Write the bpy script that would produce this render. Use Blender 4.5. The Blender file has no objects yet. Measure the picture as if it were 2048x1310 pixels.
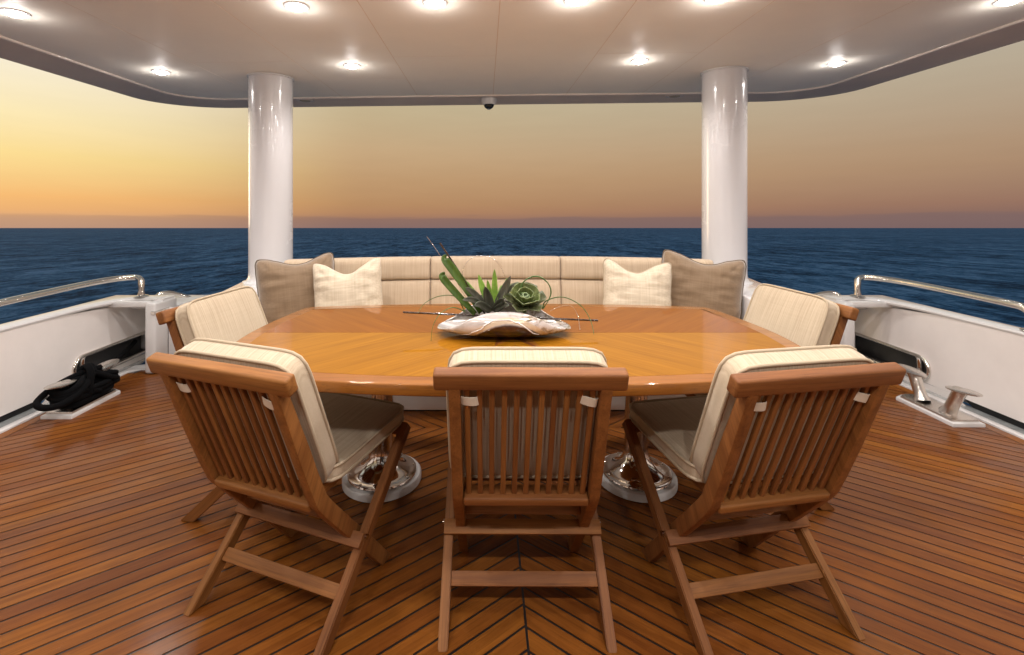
import bpy, bmesh, math, random
from mathutils import Vector, Matrix, noise
random.seed(7)
R = math.radians
sc = bpy.context.scene
col = sc.collection

# ------------------------------------------------------------------ camera, world, sun, exposure
cam = bpy.data.cameras.new('camera'); camo = bpy.data.objects.new('camera', cam); col.objects.link(camo)
camo.location = (-0.11, 0, 1.26); camo.rotation_euler = (R(90), 0, 0)
cam.sensor_width = 36; cam.lens = 36 * 958 / 2048
cam.shift_x = (1024 - 970) / 2048; cam.shift_y = -(655 - 405) / 2048
cam.clip_start = 0.02; cam.clip_end = 90000
sc.camera = camo
sc.view_settings.view_transform = 'Standard'; sc.view_settings.look = 'None'
sc.view_settings.exposure = 0; sc.view_settings.gamma = 1
TILT = 51 / 958          # the boat sits bow-down by three degrees: the sea falls away aft

def lin(r, g, b):
    f = lambda c: (c / 255) / 12.92 if c <= 10 else ((c / 255 + .055) / 1.055) ** 2.4
    return (f(r), f(g), f(b), 1)

world = bpy.data.worlds.new('World'); sc.world = world; world.use_nodes = True
nt = world.node_tree; nt.nodes.clear()
def wn(t, **k):
    n = nt.nodes.new(t)
    for a, b in k.items(): setattr(n, a, b)
    return n
def wmath(op, a, b=None, c=None):
    n = wn('ShaderNodeMath', operation=op)
    for i, v in enumerate((a, b, c)):
        if v is None: continue
        if isinstance(v, (int, float)): n.inputs[i].default_value = v
        else: nt.links.new(v, n.inputs[i])
    return n.outputs[0]
tc = wn('ShaderNodeTexCoord'); mp = wn('ShaderNodeMapping', vector_type='POINT')
mp.inputs['Rotation'].default_value = (math.atan(TILT), 0, 0)
nt.links.new(tc.outputs['Generated'], mp.inputs['Vector'])
sx = wn('ShaderNodeSeparateXYZ'); nt.links.new(mp.outputs[0], sx.inputs[0])
el = wmath('MULTIPLY', wmath('ARCSINE', sx.outputs[2]), 180 / math.pi)           # elevation over the sea, degrees
hl = wmath('SQRT', wmath('ADD', wmath('MULTIPLY', sx.outputs[0], sx.outputs[0]), wmath('MULTIPLY', sx.outputs[1], sx.outputs[1])))
SAZ = R(-62)
s = wmath('DIVIDE', wmath('ADD', wmath('MULTIPLY', sx.outputs[0], math.sin(SAZ)), wmath('MULTIPLY', sx.outputs[1], math.cos(SAZ))), wmath('MAXIMUM', hl, 0.001))
def skyramp(stops):
    r = wn('ShaderNodeValToRGB'); r.color_ramp.interpolation = 'EASE' if False else 'LINEAR'
    e = r.color_ramp.elements
    while len(e) > 1: e.remove(e[-1])
    first = True
    for d, c in stops:
        p = math.sqrt(max(0, d) / 90)
        if first: e[0].position = p; e[0].color = lin(*c); first = False
        else: n = e.new(p); n.color = lin(*c)
    nt.links.new(wmath('SQRT', wmath('DIVIDE', wmath('MAXIMUM', el, 0), 90)), r.inputs[0])
    return r.outputs[0]
rampA = skyramp([(0, (205, 160, 132)), (.8, (218, 168, 128)), (1.6, (240, 180, 118)), (2.8, (250, 190, 118)), (6.5, (255, 224, 150)), (10, (255, 236, 185)), (14, (250, 238, 210)), (30, (190, 190, 180)), (90, (95, 110, 125))])
rampB = skyramp([(0, (140, 112, 108)), (1.0, (160, 120, 100)), (1.8, (180, 134, 98)), (2.8, (186, 142, 100)), (5.5, (193, 154, 112)), (8.8, (200, 168, 128)), (14, (196, 178, 142)), (30, (142, 144, 138)), (90, (80, 92, 106))])
rampC = skyramp([(0, (122, 98, 98)), (1.0, (134, 104, 96)), (2.2, (152, 116, 98)), (5.5, (172, 140, 112)), (7.2, (176, 147, 119)), (14, (184, 170, 148)), (19, (190, 184, 172)), (35, (130, 134, 138)), (90, (74, 86, 102))])
def mixc(f, a, b):
    m = wn('ShaderNodeMix', data_type='RGBA'); nt.links.new(f, m.inputs[0]); nt.links.new(a, m.inputs[6])
    if isinstance(b, tuple): m.inputs[7].default_value = b
    else: nt.links.new(b, m.inputs[7])
    return m.outputs[2]
def maprange(v, a, b, c=0, d=1, smooth=True):
    m = wn('ShaderNodeMapRange', interpolation_type='SMOOTHSTEP' if smooth else 'LINEAR'); nt.links.new(v, m.inputs[0])
    for i, x in zip((1, 2, 3, 4), (a, b, c, d)): m.inputs[i].default_value = x
    return m.outputs[0]
ab = mixc(maprange(s, 0.66, 1.0, 0, 1, True), rampB, rampA)
sky = mixc(maprange(s, 0.72, -0.35, 0, 1, False), ab, rampC)
# low haze bank of cloud on the horizon
mp2 = wn('ShaderNodeMapping'); mp2.inputs['Scale'].default_value = (3, 3, 45); nt.links.new(mp.outputs[0], mp2.inputs[0])
nz = wn('ShaderNodeTexNoise'); nz.inputs['Scale'].default_value = 2.2; nz.inputs['Detail'].default_value = 5; nt.links.new(mp2.outputs[0], nz.inputs[0])
edge = wmath('ADD', wmath('MULTIPLY', nz.outputs[0], 1.3), 0.62)
cl = maprange(wmath('SUBTRACT', edge, el), -0.12, 0.25)
cl = wmath('MULTIPLY', cl, maprange(s, 1.0, .35, .22, .5))
sky = mixc(cl, sky, lin(122, 102, 102))
grain = wn('ShaderNodeTexNoise'); grain.inputs['Scale'].default_value = 9; grain.inputs['Detail'].default_value = 3
mp3 = wn('ShaderNodeMapping'); mp3.inputs['Scale'].default_value = (1, 1, 7); nt.links.new(mp.outputs[0], mp3.inputs[0]); nt.links.new(mp3.outputs[0], grain.inputs[0])
hsv = wn('ShaderNodeHueSaturation'); nt.links.new(sky, hsv.inputs['Color']); nt.links.new(maprange(grain.outputs[0], .3, .7, .99, 1.01), hsv.inputs['Value'])
bg = wn('ShaderNodeBackground'); nt.links.new(hsv.outputs[0], bg.inputs[0]); bg.inputs[1].default_value = 1.0
out = wn('ShaderNodeOutputWorld'); nt.links.new(bg.outputs[0], out.inputs[0])

sun = bpy.data.lights.new('sun', 'SUN'); sun.energy = 0.25; sun.angle = R(12); sun.color = (1, .72, .42)
suno = bpy.data.objects.new('sun', sun); col.objects.link(suno)
suno.rotation_euler = (R(86), 0, R(180 + 62 - 0))     # low afterglow from port quarter
suno.rotation_euler = Vector((math.sin(SAZ), math.cos(SAZ), .05)).to_track_quat('Z', 'Y').to_euler()

LAMP_W = 29.0
LAMP_COL = (1.0, .945, .92)

# ------------------------------------------------------------------ materials
def mat(name):
    m = bpy.data.materials.new(name); m.use_nodes = True
    return m, m.node_tree, m.node_tree.nodes['Principled BSDF']
class NT:
    def __init__(s, t): s.t = t
    def n(s, ty, **k):
        n = s.t.nodes.new(ty)
        for a, b in k.items(): setattr(n, a, b)
        return n
    def l(s, a, b): s.t.links.new(a, b)
    def math(s, op, a, b=None, c=None):
        n = s.n('ShaderNodeMath', operation=op)
        for i, v in enumerate((a, b, c)):
            if v is None: continue
            if isinstance(v, (int, float)): n.inputs[i].default_value = v
            else: s.l(v, n.inputs[i])
        return n.outputs[0]
    def coord(s, scale=(1, 1, 1), kind='Object', rnd=0, loc=(0, 0, 0), rot=(0, 0, 0)):
        tc = s.n('ShaderNodeTexCoord'); v = tc.outputs[kind]
        if rnd:
            oi = s.n('ShaderNodeObjectInfo'); cb = s.n('ShaderNodeCombineXYZ')
            s.l(s.math('MULTIPLY', oi.outputs['Random'], rnd), cb.inputs[0]); s.l(s.math('MULTIPLY', oi.outputs['Random'], rnd * 1.7), cb.inputs[1]); s.l(s.math('MULTIPLY', oi.outputs['Random'], rnd * 2.3), cb.inputs[2])
            va = s.n('ShaderNodeVectorMath', operation='ADD'); s.l(v, va.inputs[0]); s.l(cb.outputs[0], va.inputs[1]); v = va.outputs[0]
        m = s.n('ShaderNodeMapping'); s.l(v, m.inputs[0])
        m.inputs['Scale'].default_value = scale; m.inputs['Location'].default_value = loc; m.inputs['Rotation'].default_value = rot
        return m.outputs[0]
    def noise(s, v, scale, detail=4, rough=.55, dist=0):
        n = s.n('ShaderNodeTexNoise'); s.l(v, n.inputs[0]); n.inputs['Scale'].default_value = scale
        n.inputs['Detail'].default_value = detail; n.inputs['Roughness'].default_value = rough; n.inputs['Distortion'].default_value = dist
        return n.outputs[0]
    def ramp(s, v, stops):
        r = s.n('ShaderNodeValToRGB'); e = r.color_ramp.elements
        e[0].position, e[0].color = stops[0][0], tuple(stops[0][1]) + ((1,) if len(stops[0][1]) == 3 else ())
        e[1].position, e[1].color = stops[-1][0], tuple(stops[-1][1]) + ((1,) if len(stops[-1][1]) == 3 else ())
        for p, c in stops[1:-1]: q = e.new(p); q.color = tuple(c) + ((1,) if len(c) == 3 else ())
        s.l(v, r.inputs[0]); return r.outputs[0]
    def mr(s, v, a, b, c=0, d=1):
        m = s.n('ShaderNodeMapRange'); s.l(v, m.inputs[0])
        for i, x in zip((1, 2, 3, 4), (a, b, c, d)): m.inputs[i].default_value = x
        return m.outputs[0]
    def mix(s, f, a, b, blend='MIX'):
        m = s.n('ShaderNodeMix', data_type='RGBA', blend_type=blend)
        for i, v in ((0, f), (6, a), (7, b)):
            if isinstance(v, (int, float)): m.inputs[i].default_value = v
            elif isinstance(v, tuple): m.inputs[i].default_value = v if len(v) == 4 else v + (1,)
            else: s.l(v, m.inputs[i])
        return m.outputs[2]
    def bump(s, h, strength, dist, bsdf, coat=False, nrm=None):
        b = s.n('ShaderNodeBump'); b.inputs['Strength'].default_value = strength; b.inputs['Distance'].default_value = dist
        s.l(h, b.inputs['Height'])
        if nrm is not None: s.l(nrm, b.inputs['Normal'])
        s.l(b.outputs[0], bsdf.inputs['Normal'])
        if coat: s.l(b.outputs[0], bsdf.inputs['Coat Normal'])
        return b.outputs[0]

def wood(name, dark, light, rough=.42, coat=0., tint=.25, gscale=1., wet=False):
    m, t, b = mat(name); N = NT(t)
    v = N.coord((2.2 * gscale, 34 * gscale, 34 * gscale), rnd=13)
    g = N.noise(v, 1.0, 6, .62, .6)
    v2 = N.coord((7, 210, 210), rnd=9)
    g2 = N.noise(v2, 1.0, 3, .6)
    c = N.ramp(g, [(.28, dark), (.5, tuple((a + d) / 2 for a, d in zip(dark, light))), (.72, light)])
    c = N.mix(N.mr(g2, .52, .72, 0, .5), c, tuple(x * .55 for x in dark))
    oi = N.n('ShaderNodeObjectInfo')
    h = N.n('ShaderNodeHueSaturation'); N.l(c, h.inputs['Color'])
    N.l(N.mr(oi.outputs['Random'], 0, 1, 1 - tint, 1 + tint), h.inputs['Value'])
    N.l(N.mr(oi.outputs['Random'], 0, 1, .496, .504), h.inputs['Hue'])
    N.l(h.outputs[0], b.inputs['Base Color'])
    b.inputs['Roughness'].default_value = rough; b.inputs['Specular IOR Level'].default_value = .3
    if wet:
        wv = N.coord((1, 1, 1), kind='Object'); geo = N.n('ShaderNodeNewGeometry')
        w = N.noise(geo.outputs['Position'], 1.7, 4, .6)
        sepg = N.n('ShaderNodeSeparateXYZ'); N.l(geo.outputs['Position'], sepg.inputs[0])
        wetm = N.math('MULTIPLY', N.mr(w, .62, .44, 0, 1), N.mr(N.math('ADD', N.math('ABSOLUTE', sepg.outputs[0]), N.math('MULTIPLY', sepg.outputs[1], .45)), 1.1, 2.6, .12, 1))
        b.inputs['Roughness'].default_value = .55; b.inputs['Specular IOR Level'].default_value = .10
        N.l(N.math('ADD', N.math('MULTIPLY', wetm, .62), .03), b.inputs['Coat Weight'])
        N.l(N.mr(wetm, 0, 1, .30, .045), b.inputs['Coat Roughness'])
        N.l(N.mix(N.math('MULTIPLY', wetm, .45), h.outputs[0], (.55, .47, .42), 'MULTIPLY'), b.inputs['Base Color'])
        w2 = N.noise(geo.outputs['Position'], 9, 3, .6)
        sp = N.n('ShaderNodeTexVoronoi'); N.l(geo.outputs['Position'], sp.inputs[0]); sp.inputs['Scale'].default_value = 95
        drop = N.math('MULTIPLY', N.mr(sp.outputs['Distance'], .0, .28, 1, 0), N.mr(w2, .56, .66, 0, 1))
        hh = N.math('ADD', N.math('MULTIPLY', g2, .25), N.math('MULTIPLY', drop, 1.2))
        N.bump(hh, .35, .002, b, coat=True)
    else:
        if coat: b.inputs['Coat Weight'].default_value = coat; b.inputs['Coat Roughness'].default_value = .18
        N.bump(g2, .12, .001, b)
    return m
M = {}
M['deck'] = wood('deck_teak', (.150, .043, .006), (.275, .092, .014), tint=.15, wet=True)
M['teak'] = wood('chair_teak', (.155, .054, .013), (.30, .120, .032), rough=.55, coat=0, tint=.14)

def simple(name, c, rough=.5, metal=0., coat=0., crough=.05, nscale=0, namp=.0, bump=0, bscale=60, spec=.5):
    m, t, b = mat(name); N = NT(t)
    b.inputs['Base Color'].default_value = tuple(c) + (1,)
    b.inputs['Roughness'].default_value = rough; b.inputs['Metallic'].default_value = metal
    b.inputs['Coat Weight'].default_value = coat; b.inputs['Coat Roughness'].default_value = crough
    b.inputs['Specular IOR Level'].default_value = spec
    if nscale:
        n = N.noise(N.coord(), nscale, 5, .6)
        N.l(N.mix(N.mr(n, .3, .7), tuple(x * (1 - namp) for x in c), tuple(min(1, x * (1 + namp)) for x in c)), b.inputs['Base Color'])
        N.l(N.mr(n, .3, .7, rough * .8, min(1, rough * 1.25)), b.inputs['Roughness'])
    if bump:
        N.bump(N.noise(N.coord(), bscale, 4, .6), bump, .002, b)
    return m
M['white'] = simple('white_gelcoat', (.70, .685, .67), .35, coat=.5, crough=.12, nscale=3, namp=.025, bump=.05, bscale=8)
M['white_gloss'] = simple('white_gloss_paint', (.70, .68, .68), .25, coat=.8, crough=.06, nscale=2, namp=.015)
M['wall'] = simple('bulwark_paint', (.86, .81, .77), .5, coat=.25, crough=.25, nscale=4, namp=.04, bump=.25, bscale=240)
M['ceiling'] = simple('ceiling_panel', (.95, .90, .80), .55, coat=.0, crough=.2, nscale=5, namp=.015, bump=.04, bscale=30, spec=.15)
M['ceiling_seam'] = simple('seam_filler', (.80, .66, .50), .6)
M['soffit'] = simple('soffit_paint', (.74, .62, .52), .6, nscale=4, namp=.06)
M['lip'] = simple('ceiling_moulding', (.80, .70, .62), .3, coat=.5)
M['chrome'] = simple('polished_steel', (.78, .74, .69), .07, metal=1, bump=.08, bscale=160)
M['chrome_wet'] = simple('wet_polished_steel', (.74, .70, .65), .10, metal=1, bump=.55, bscale=330)
M['black'] = simple('slot_dark', (.012, .012, .013), .6)  # stands for the dark inside the scupper slots
M['caulk'] = simple('black_caulk', (.010, .009, .009), .38)
M['rope'] = simple('black_rope', (.0025, .0025, .003), 1, bump=.8, bscale=300, spec=.15)
M['gutter'] = simple('wet_gutter', (.33, .345, .34), .14, coat=.8, crough=.05, nscale=14, namp=.25, bump=.4, bscale=90)
M['dark'] = simple('dark_recess', (.035, .035, .036), .35, nscale=6, namp=.3)
M['glass_dark'] = simple('dark_glass', (.015, .017, .02), .05)
M['stick'] = simple('dark_stick', (.035, .018, .012), .25, coat=.5, nscale=60, namp=.4)
M['hull'] = simple('hull_paint', (.7, .69, .68), .3, coat=.5)
M['stem'] = simple('leaf_arc', (.05, .11, .02), .5)
M['wire'] = simple('silver_wire', (.85, .83, .80), .2, metal=1)

def fabric(name, a, b_, stripe=True, weave=520, rough=.9, sheen=.2, blot=0.06, axis='X'):
    m, t, b = mat(name); N = NT(t)
    v = N.coord()
    vs = N.coord((190, 3, 3))
    n1 = N.noise(vs, 1.0, 2, .7)
    vb = N.coord((4, 110, 110) if axis == 'X' else (110, 4, 110)); n2 = N.noise(vb, 1.0, 2, .6)
    f = N.math('ADD', N.math('MULTIPLY', n1, .86 if stripe else .4), N.math('MULTIPLY', n2, .14 if stripe else .6))
    c = N.ramp(f, [(.34, a), (.66, b_)])
    c = N.mix(N.mr(N.noise(v, 7, 3), .3, .7, 0, blot * 2), c, tuple(x * .8 for x in a))
    N.l(c, b.inputs['Base Color']); b.inputs['Roughness'].default_value = rough
    b.inputs['Sheen Weight'].default_value = sheen; b.inputs['Specular IOR Level'].default_value = .2
    bw = N.noise(v, weave, 2, .5)
    N.bump(N.math('ADD', N.math('MULTIPLY', f, .8), bw), .35, .0012, b)
    return m
M['linen'] = fabric('striped_linen', (.40, .315, .215), (.54, .445, .32))
M['linen_settee'] = fabric('striped_settee_linen', (.44, .335, .23), (.53, .42, .30))
M['piping'] = simple('linen_piping', (.42, .335, .23), .85, bump=.3, bscale=400)
M['strap'] = simple('linen_strap', (.66, .58, .46), .9, bump=.4, bscale=400)
M['cream'] = fabric('cream_wool', (.50, .41, .29), (.66, .57, .44), stripe=False, weave=180, blot=.02)
M['taupe'] = fabric('taupe_linen', (.19, .125, .072), (.25, .172, .104), stripe=False, weave=620, rough=.75, sheen=.5)
M['taupe_edge'] = simple('taupe_piping', (.15, .11, .07), .8)

# lacquered veneer
def veneer(name, a, b_):
    m, t, b = mat(name); N = NT(t)
    v = N.coord(); sep = N.n('ShaderNodeSeparateXYZ'); N.l(v, sep.inputs[0])
    ax = N.math('ABSOLUTE', sep.outputs[0]); ay = N.math('ABSOLUTE', N.math('ADD', sep.outputs[1], 0))
    c = N.math('SUBTRACT', ax, ay); al = N.math('ADD', ax, ay)
    strip = N.math('FLOOR', N.math('DIVIDE', c, .075))
    cb = N.n('ShaderNodeCombineXYZ'); N.l(strip, cb.inputs[0])
    wn_ = N.n('ShaderNodeTexWhiteNoise', noise_dimensions='3D'); N.l(cb.outputs[0], wn_.inputs[0])
    cb2 = N.n('ShaderNodeCombineXYZ'); N.l(N.math('MULTIPLY', c, 60), cb2.inputs[0]); N.l(N.math('MULTIPLY', al, 2.2), cb2.inputs[1]); N.l(strip, cb2.inputs[2])
    g = N.noise(cb2.outputs[0], 1, 5, .6, .3)
    cb3 = N.n('ShaderNodeCombineXYZ'); N.l(N.math('MULTIPLY', c, 16), cb3.inputs[0]); N.l(N.math('MULTIPLY', al, .9), cb3.inputs[1])
    g3 = N.noise(cb3.outputs[0], 1, 3, .6, .6)
    f = N.math('ADD', N.math('ADD', N.math('MULTIPLY', g, .4), N.math('MULTIPLY', wn_.outputs[0], .14)), N.math('MULTIPLY', g3, .46))
    N.l(N.ramp(f, [(.32, a), (.66, b_)]), b.inputs['Base Color'])
    b.inputs['Roughness'].default_value = .8; b.inputs['Specular IOR Level'].default_value = .05
    b.inputs['Coat Weight'].default_value = .62; b.inputs['Coat Roughness'].default_value = .012; b.inputs['Coat IOR'].default_value = 1.45
    return m
M['veneer_front'] = veneer('veneer_grain_lit', (.20, .072, .002), (.32, .132, .006))  # one veneer; front half painted paler for how its grain catches light
M['veneer_back'] = veneer('veneer_grain_dim', (.155, .043, .001), (.23, .074, .003))  # same veneer painted darker, its grain turned from the light
M['edge'] = wood('varnished_edge', (.19, .062, .005), (.30, .108, .012), rough=.6, coat=1, tint=.03, gscale=.6)
M['edge'].node_tree.nodes['Principled BSDF'].inputs['Coat Roughness'].default_value = .02
M['edge'].node_tree.nodes['Principled BSDF'].inputs['Coat Weight'].default_value = .7
M['inlay'] = wood('dark_inlay', (.10, .025, .006), (.2, .06, .012), rough=.4, coat=1, tint=.02)
M['inlay'].node_tree.nodes['Principled BSDF'].inputs['Coat Roughness'].default_value = .02

def leafmat(name, a, b_, rough=.42):
    m, t, b = mat(name); N = NT(t)
    n = N.noise(N.coord((1, 1, 1), rnd=5), 28, 4, .6)
    n2 = N.noise(N.coord((140, 6, 6), rnd=5), 1, 2)
    N.l(N.mix(N.mr(N.math('ADD', N.math('MULTIPLY', n, .6), N.math('MULTIPLY', n2, .4)), .35, .65), a, b_), b.inputs['Base Color'])
    b.inputs['Roughness'].default_value = rough; b.inputs['Subsurface Weight'].default_value = .12; b.inputs['Subsurface Radius'].default_value = (.01, .02, .005)
    b.inputs['Subsurface Scale'].default_value = .05
    return m
M['leaf_lime'] = leafmat('lime_leaf', (.10, .22, .025), (.26, .42, .07))
M['leaf_dark'] = leafmat('dusky_leaf', (.035, .045, .028), (.10, .095, .07))
M['leaf_strap'] = leafmat('strap_leaf', (.028, .064, .002), (.062, .118, .004), .6)
M['leaf_rosette'] = leafmat('rosette_leaf', (.07, .095, .022), (.14, .165, .055))
M['leaf_dusk'] = leafmat('dusk_rosette_leaf', (.055, .066, .022), (.11, .115, .05))
M['leaf_pale'] = leafmat('pale_rosette_leaf', (.20, .28, .13), (.32, .38, .22))

# folded glass bowl
m, t, b = mat('iridescent_glass'); N = NT(t)
v = N.coord(); sp = N.n('ShaderNodeSeparateXYZ'); N.l(v, sp.inputs[0])
X, Y, Z = sp.outputs
arch = N.math('SUBTRACT', .074, N.math('MULTIPLY', N.math('MULTIPLY', N.math('SUBTRACT', X, .012), N.math('SUBTRACT', X, .012)), 3.0))
dd = N.math('SUBTRACT', arch, Z)                     # >0 under the arch
nn = N.noise(v, 26, 5, .65, .6)
front = N.math('LESS_THAN', Y, .02)
dark = N.math('MULTIPLY', N.mr(N.math('ADD', dd, N.math('MULTIPLY', N.math('SUBTRACT', nn, .5), .012)), .0, .008), front)
band = N.math('MULTIPLY', N.math('MULTIPLY', N.mr(dd, -.022, -.018), N.mr(dd, -.002, .003, 1, 0)), front)
smoke = N.math('MULTIPLY', N.mr(N.math('ADD', X, N.math('MULTIPLY', nn, .25)), .14, .24), N.mr(nn, .45, .6))
pear = N.ramp(N.noise(N.coord((2, 30, 14)), 1, 4), [(.35, (.36, .32, .30)), (.6, (.60, .56, .54))])
dk = N.ramp(nn, [(.3, (.006, .003, .006)), (.5, (.030, .012, .014)), (.62, (.07, .035, .02)), (.75, (.015, .018, .05))])
c = N.mix(smoke, pear, (.25, .19, .13)); c = N.mix(dark, c, dk); c = N.mix(band, c, (.56, .45, .33))
N.l(c, b.inputs['Base Color']); b.inputs['Roughness'].default_value = .16
N.l(N.mr(N.math('MAXIMUM', dark, smoke), 0, 1, .10, .30), b.inputs['Metallic'])
b.inputs['Coat Weight'].default_value = 1; b.inputs['Coat Roughness'].default_value = .04
b.inputs['Thin Film Thickness'].default_value = 420; b.inputs['Thin Film IOR'].default_value = 1.45
N.bump(N.noise(v, 220, 3), .12, .001, b)
M['bowl'] = m

# sea
m, t, b = mat('sea_water'); N = NT(t)
geo = N.n('ShaderNodeNewGeometry'); P = geo.outputs['Position']
def scaled(sx_, sy_):
    q = N.n('ShaderNodeMapping'); N.l(P, q.inputs[0]); q.inputs['Scale'].default_value = (sx_, sy_, 0); return q.outputs[0]
n1 = N.noise(scaled(.30, .085), 1, 11, .80, .3)
n2 = N.noise(scaled(1.3, .5), 1, 7, .72, .3)
n3 = N.noise(scaled(.02, .02), 1, 4, .6)
n5 = N.noise(scaled(4.2, 2.4), 1, 5, .75, .4)
w = N.math('ADD', N.math('ADD', N.math('MULTIPLY', n1, .44), N.math('MULTIPLY', n2, .28)), N.math('ADD', N.math('MULTIPLY', n5, .20), N.math('MULTIPLY', n3, .08)))
c = N.ramp(w, [(.445, (.008, .040, .10)), (.50, (.042, .155, .34)), (.555, (.14, .31, .58))])  # wave shading put into the colour: dark troughs, pale crests
N.l(c, b.inputs['Base Color']); b.inputs['Roughness'].default_value = .8; b.inputs['Specular IOR Level'].default_value = .03
N.bump(w, .35, 1.0, b)
M['sea'] = m

def emit(name, c, s_):
    m, t, b = mat(name); b.inputs['Base Color'].default_value = (0, 0, 0, 1)
    b.inputs['Emission Color'].default_value = tuple(c) + (1,); b.inputs['Emission Strength'].default_value = s_; return m
M['bulb'] = emit('lit_bulb', (1, .95, .90), 110)
M['reflector'] = simple('lamp_reflector', (.9, .87, .82), .12, metal=1)

# ------------------------------------------------------------------ mesh helpers
def tag(o, label=None, cat=None, group=None, kind=None):
    if label: o['label'] = label
    if cat: o['category'] = cat
    if group: o['group'] = group
    if kind: o['kind'] = kind
    return o
def mesh(name, verts, faces, smooth=35):
    me = bpy.data.meshes.new(name); me.from_pydata([tuple(v) for v in verts], [], faces)
    me.validate(); me.update()
    if smooth:
        for p in me.polygons: p.use_smooth = True
        if smooth < 180: me.set_sharp_from_angle(angle=R(smooth))
    return me
def from_bm(name, bm, smooth=35):
    bmesh.ops.recalc_face_normals(bm, faces=bm.faces)
    me = bpy.data.meshes.new(name); bm.to_mesh(me); bm.free()
    if smooth:
        for p in me.polygons: p.use_smooth = True
        me.set_sharp_from_angle(angle=R(smooth))
    return me
def link(name, me, m, parent=None, Mx=None):
    o = bpy.data.objects.new(name, me); col.objects.link(o)
    if m is not None and len(me.materials) == 0: me.materials.append(M[m] if isinstance(m, str) else m)
    if parent is not None: o.parent = parent
    if Mx is not None: o.matrix_local = Mx
    return o
def empty(name, loc=(0, 0, 0), rz=0):
    o = bpy.data.objects.new(name, None); col.objects.link(o); o.location = loc; o.rotation_euler = (0, 0, rz); o.empty_display_size = .1
    return o
def boxm(sx, sy, sz, bev=0, seg=2, smooth=35):
    bm = bmesh.new(); bmesh.ops.create_cube(bm, size=1)
    bmesh.ops.scale(bm, vec=(sx, sy, sz), verts=bm.verts)
    if bev: bmesh.ops.bevel(bm, geom=bm.edges[:], offset=bev, segments=seg, affect='EDGES', profile=.5)
    return from_bm('box', bm, smooth)
def box(name, lo, hi, m, parent=None, bev=0, seg=2):
    c = [(a + b) / 2 for a, b in zip(lo, hi)]; d = [b - a for a, b in zip(lo, hi)]
    return link(name, boxm(*d, bev, seg), m, parent, Matrix.Translation(c))
def prismm(poly, z0, z1, bev=0, seg=3, smooth=35, edges='all'):
    bm = bmesh.new()
    lo = [bm.verts.new((x, y, z0)) for x, y in poly]; hi = [bm.verts.new((x, y, z1)) for x, y in poly]
    bm.faces.new(lo[::-1]); top = bm.faces.new(hi); n = len(poly)
    for i in range(n): bm.faces.new((lo[i], lo[(i + 1) % n], hi[(i + 1) % n], hi[i]))
    bmesh.ops.recalc_face_normals(bm, faces=bm.faces)
    if bev:
        if edges == 'all': ge = bm.edges[:]
        elif edges == 'rim': ge = [e for e in bm.edges if abs(e.verts[0].co.z - e.verts[1].co.z) < 1e-6]
        else: ge = [e for e in bm.edges if e.verts[0].co.z > z1 - 1e-6 and e.verts[1].co.z > z1 - 1e-6]
        bmesh.ops.bevel(bm, geom=ge, offset=bev, segments=seg, affect='EDGES', profile=.5)
    return from_bm('prism', bm, smooth)
def frame(a, b, up=(0, 0, 1)):
    a, b = Vector(a), Vector(b); x = (b - a).normalized(); up = Vector(up)
    y = up.cross(x)
    if y.length < 1e-4: y = Vector((0, 1, 0))
    y.normalize(); z = x.cross(y)
    Mx = Matrix((x, y, z)).transposed().to_4x4(); Mx.translation = (a + b) / 2
    return Mx, (b - a).length
def bar(name, a, b, w, t, m, parent, up=(0, 0, 1), bev=.003, seg=2):      # w across y, t along up
    Mx, L = frame(a, b, up)
    return link(name, boxm(L, w, t, bev, seg), m, parent, Mx)
def catmull(pts, k=8, closed=False):
    pts = [Vector(p) for p in pts]; n = len(pts); o = []
    rng = range(n) if closed else range(n - 1)
    for i in rng:
        g = (lambda j: pts[j % n]) if closed else (lambda j: pts[max(0, min(n - 1, j))])
        p0, p1, p2, p3 = g(i - 1), g(i), g(i + 1), g(i + 2)
        for q in range(k):
            t = q / k
            o.append(.5 * ((2 * p1) + (p2 - p0) * t + (2 * p0 - 5 * p1 + 4 * p2 - p3) * t * t + (3 * p1 - p0 - 3 * p2 + p3) * t ** 3))
    if not closed: o.append(pts[-1])
    return o
def tubem(pts, r, n=10, closed=False, smooth=60, taper=None):
    pts = [Vector(p) for p in pts]; N_ = len(pts); V, F = [], []
    T = []
    for i in range(N_):
        a = pts[(i - 1) % N_] if closed or i > 0 else pts[0]; b = pts[(i + 1) % N_] if closed or i < N_ - 1 else pts[-1]
        T.append((b - a).normalized())
    nrm = T[0].orthogonal().normalized(); fr = []
    for i in range(N_):
        if i: 
            ax = T[i - 1].cross(T[i])
            if ax.length > 1e-7: nrm = Matrix.Rotation(T[i - 1].angle(T[i]), 3, ax.normalized()) @ nrm
        nrm = (nrm - T[i] * nrm.dot(T[i])).normalized(); fr.append(nrm.copy())
    for i in range(N_):
        bi = T[i].cross(fr[i]); rr = r if taper is None else r * taper(i / (N_ - 1))
        for k in range(n):
            a = 2 * math.pi * k / n; V.append(pts[i] + (fr[i] * math.cos(a) + bi * math.sin(a)) * rr)
    for i in range(N_ if closed else N_ - 1):
        j = (i + 1) % N_
        for k in range(n): F.append((i * n + k, i * n + (k + 1) % n, j * n + (k + 1) % n, j * n + k))
    if not closed: F.append(tuple(range(n))[::-1]); F.append(tuple((N_ - 1) * n + k for k in range(n)))
    return mesh('tube', V, F, smooth)
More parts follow.
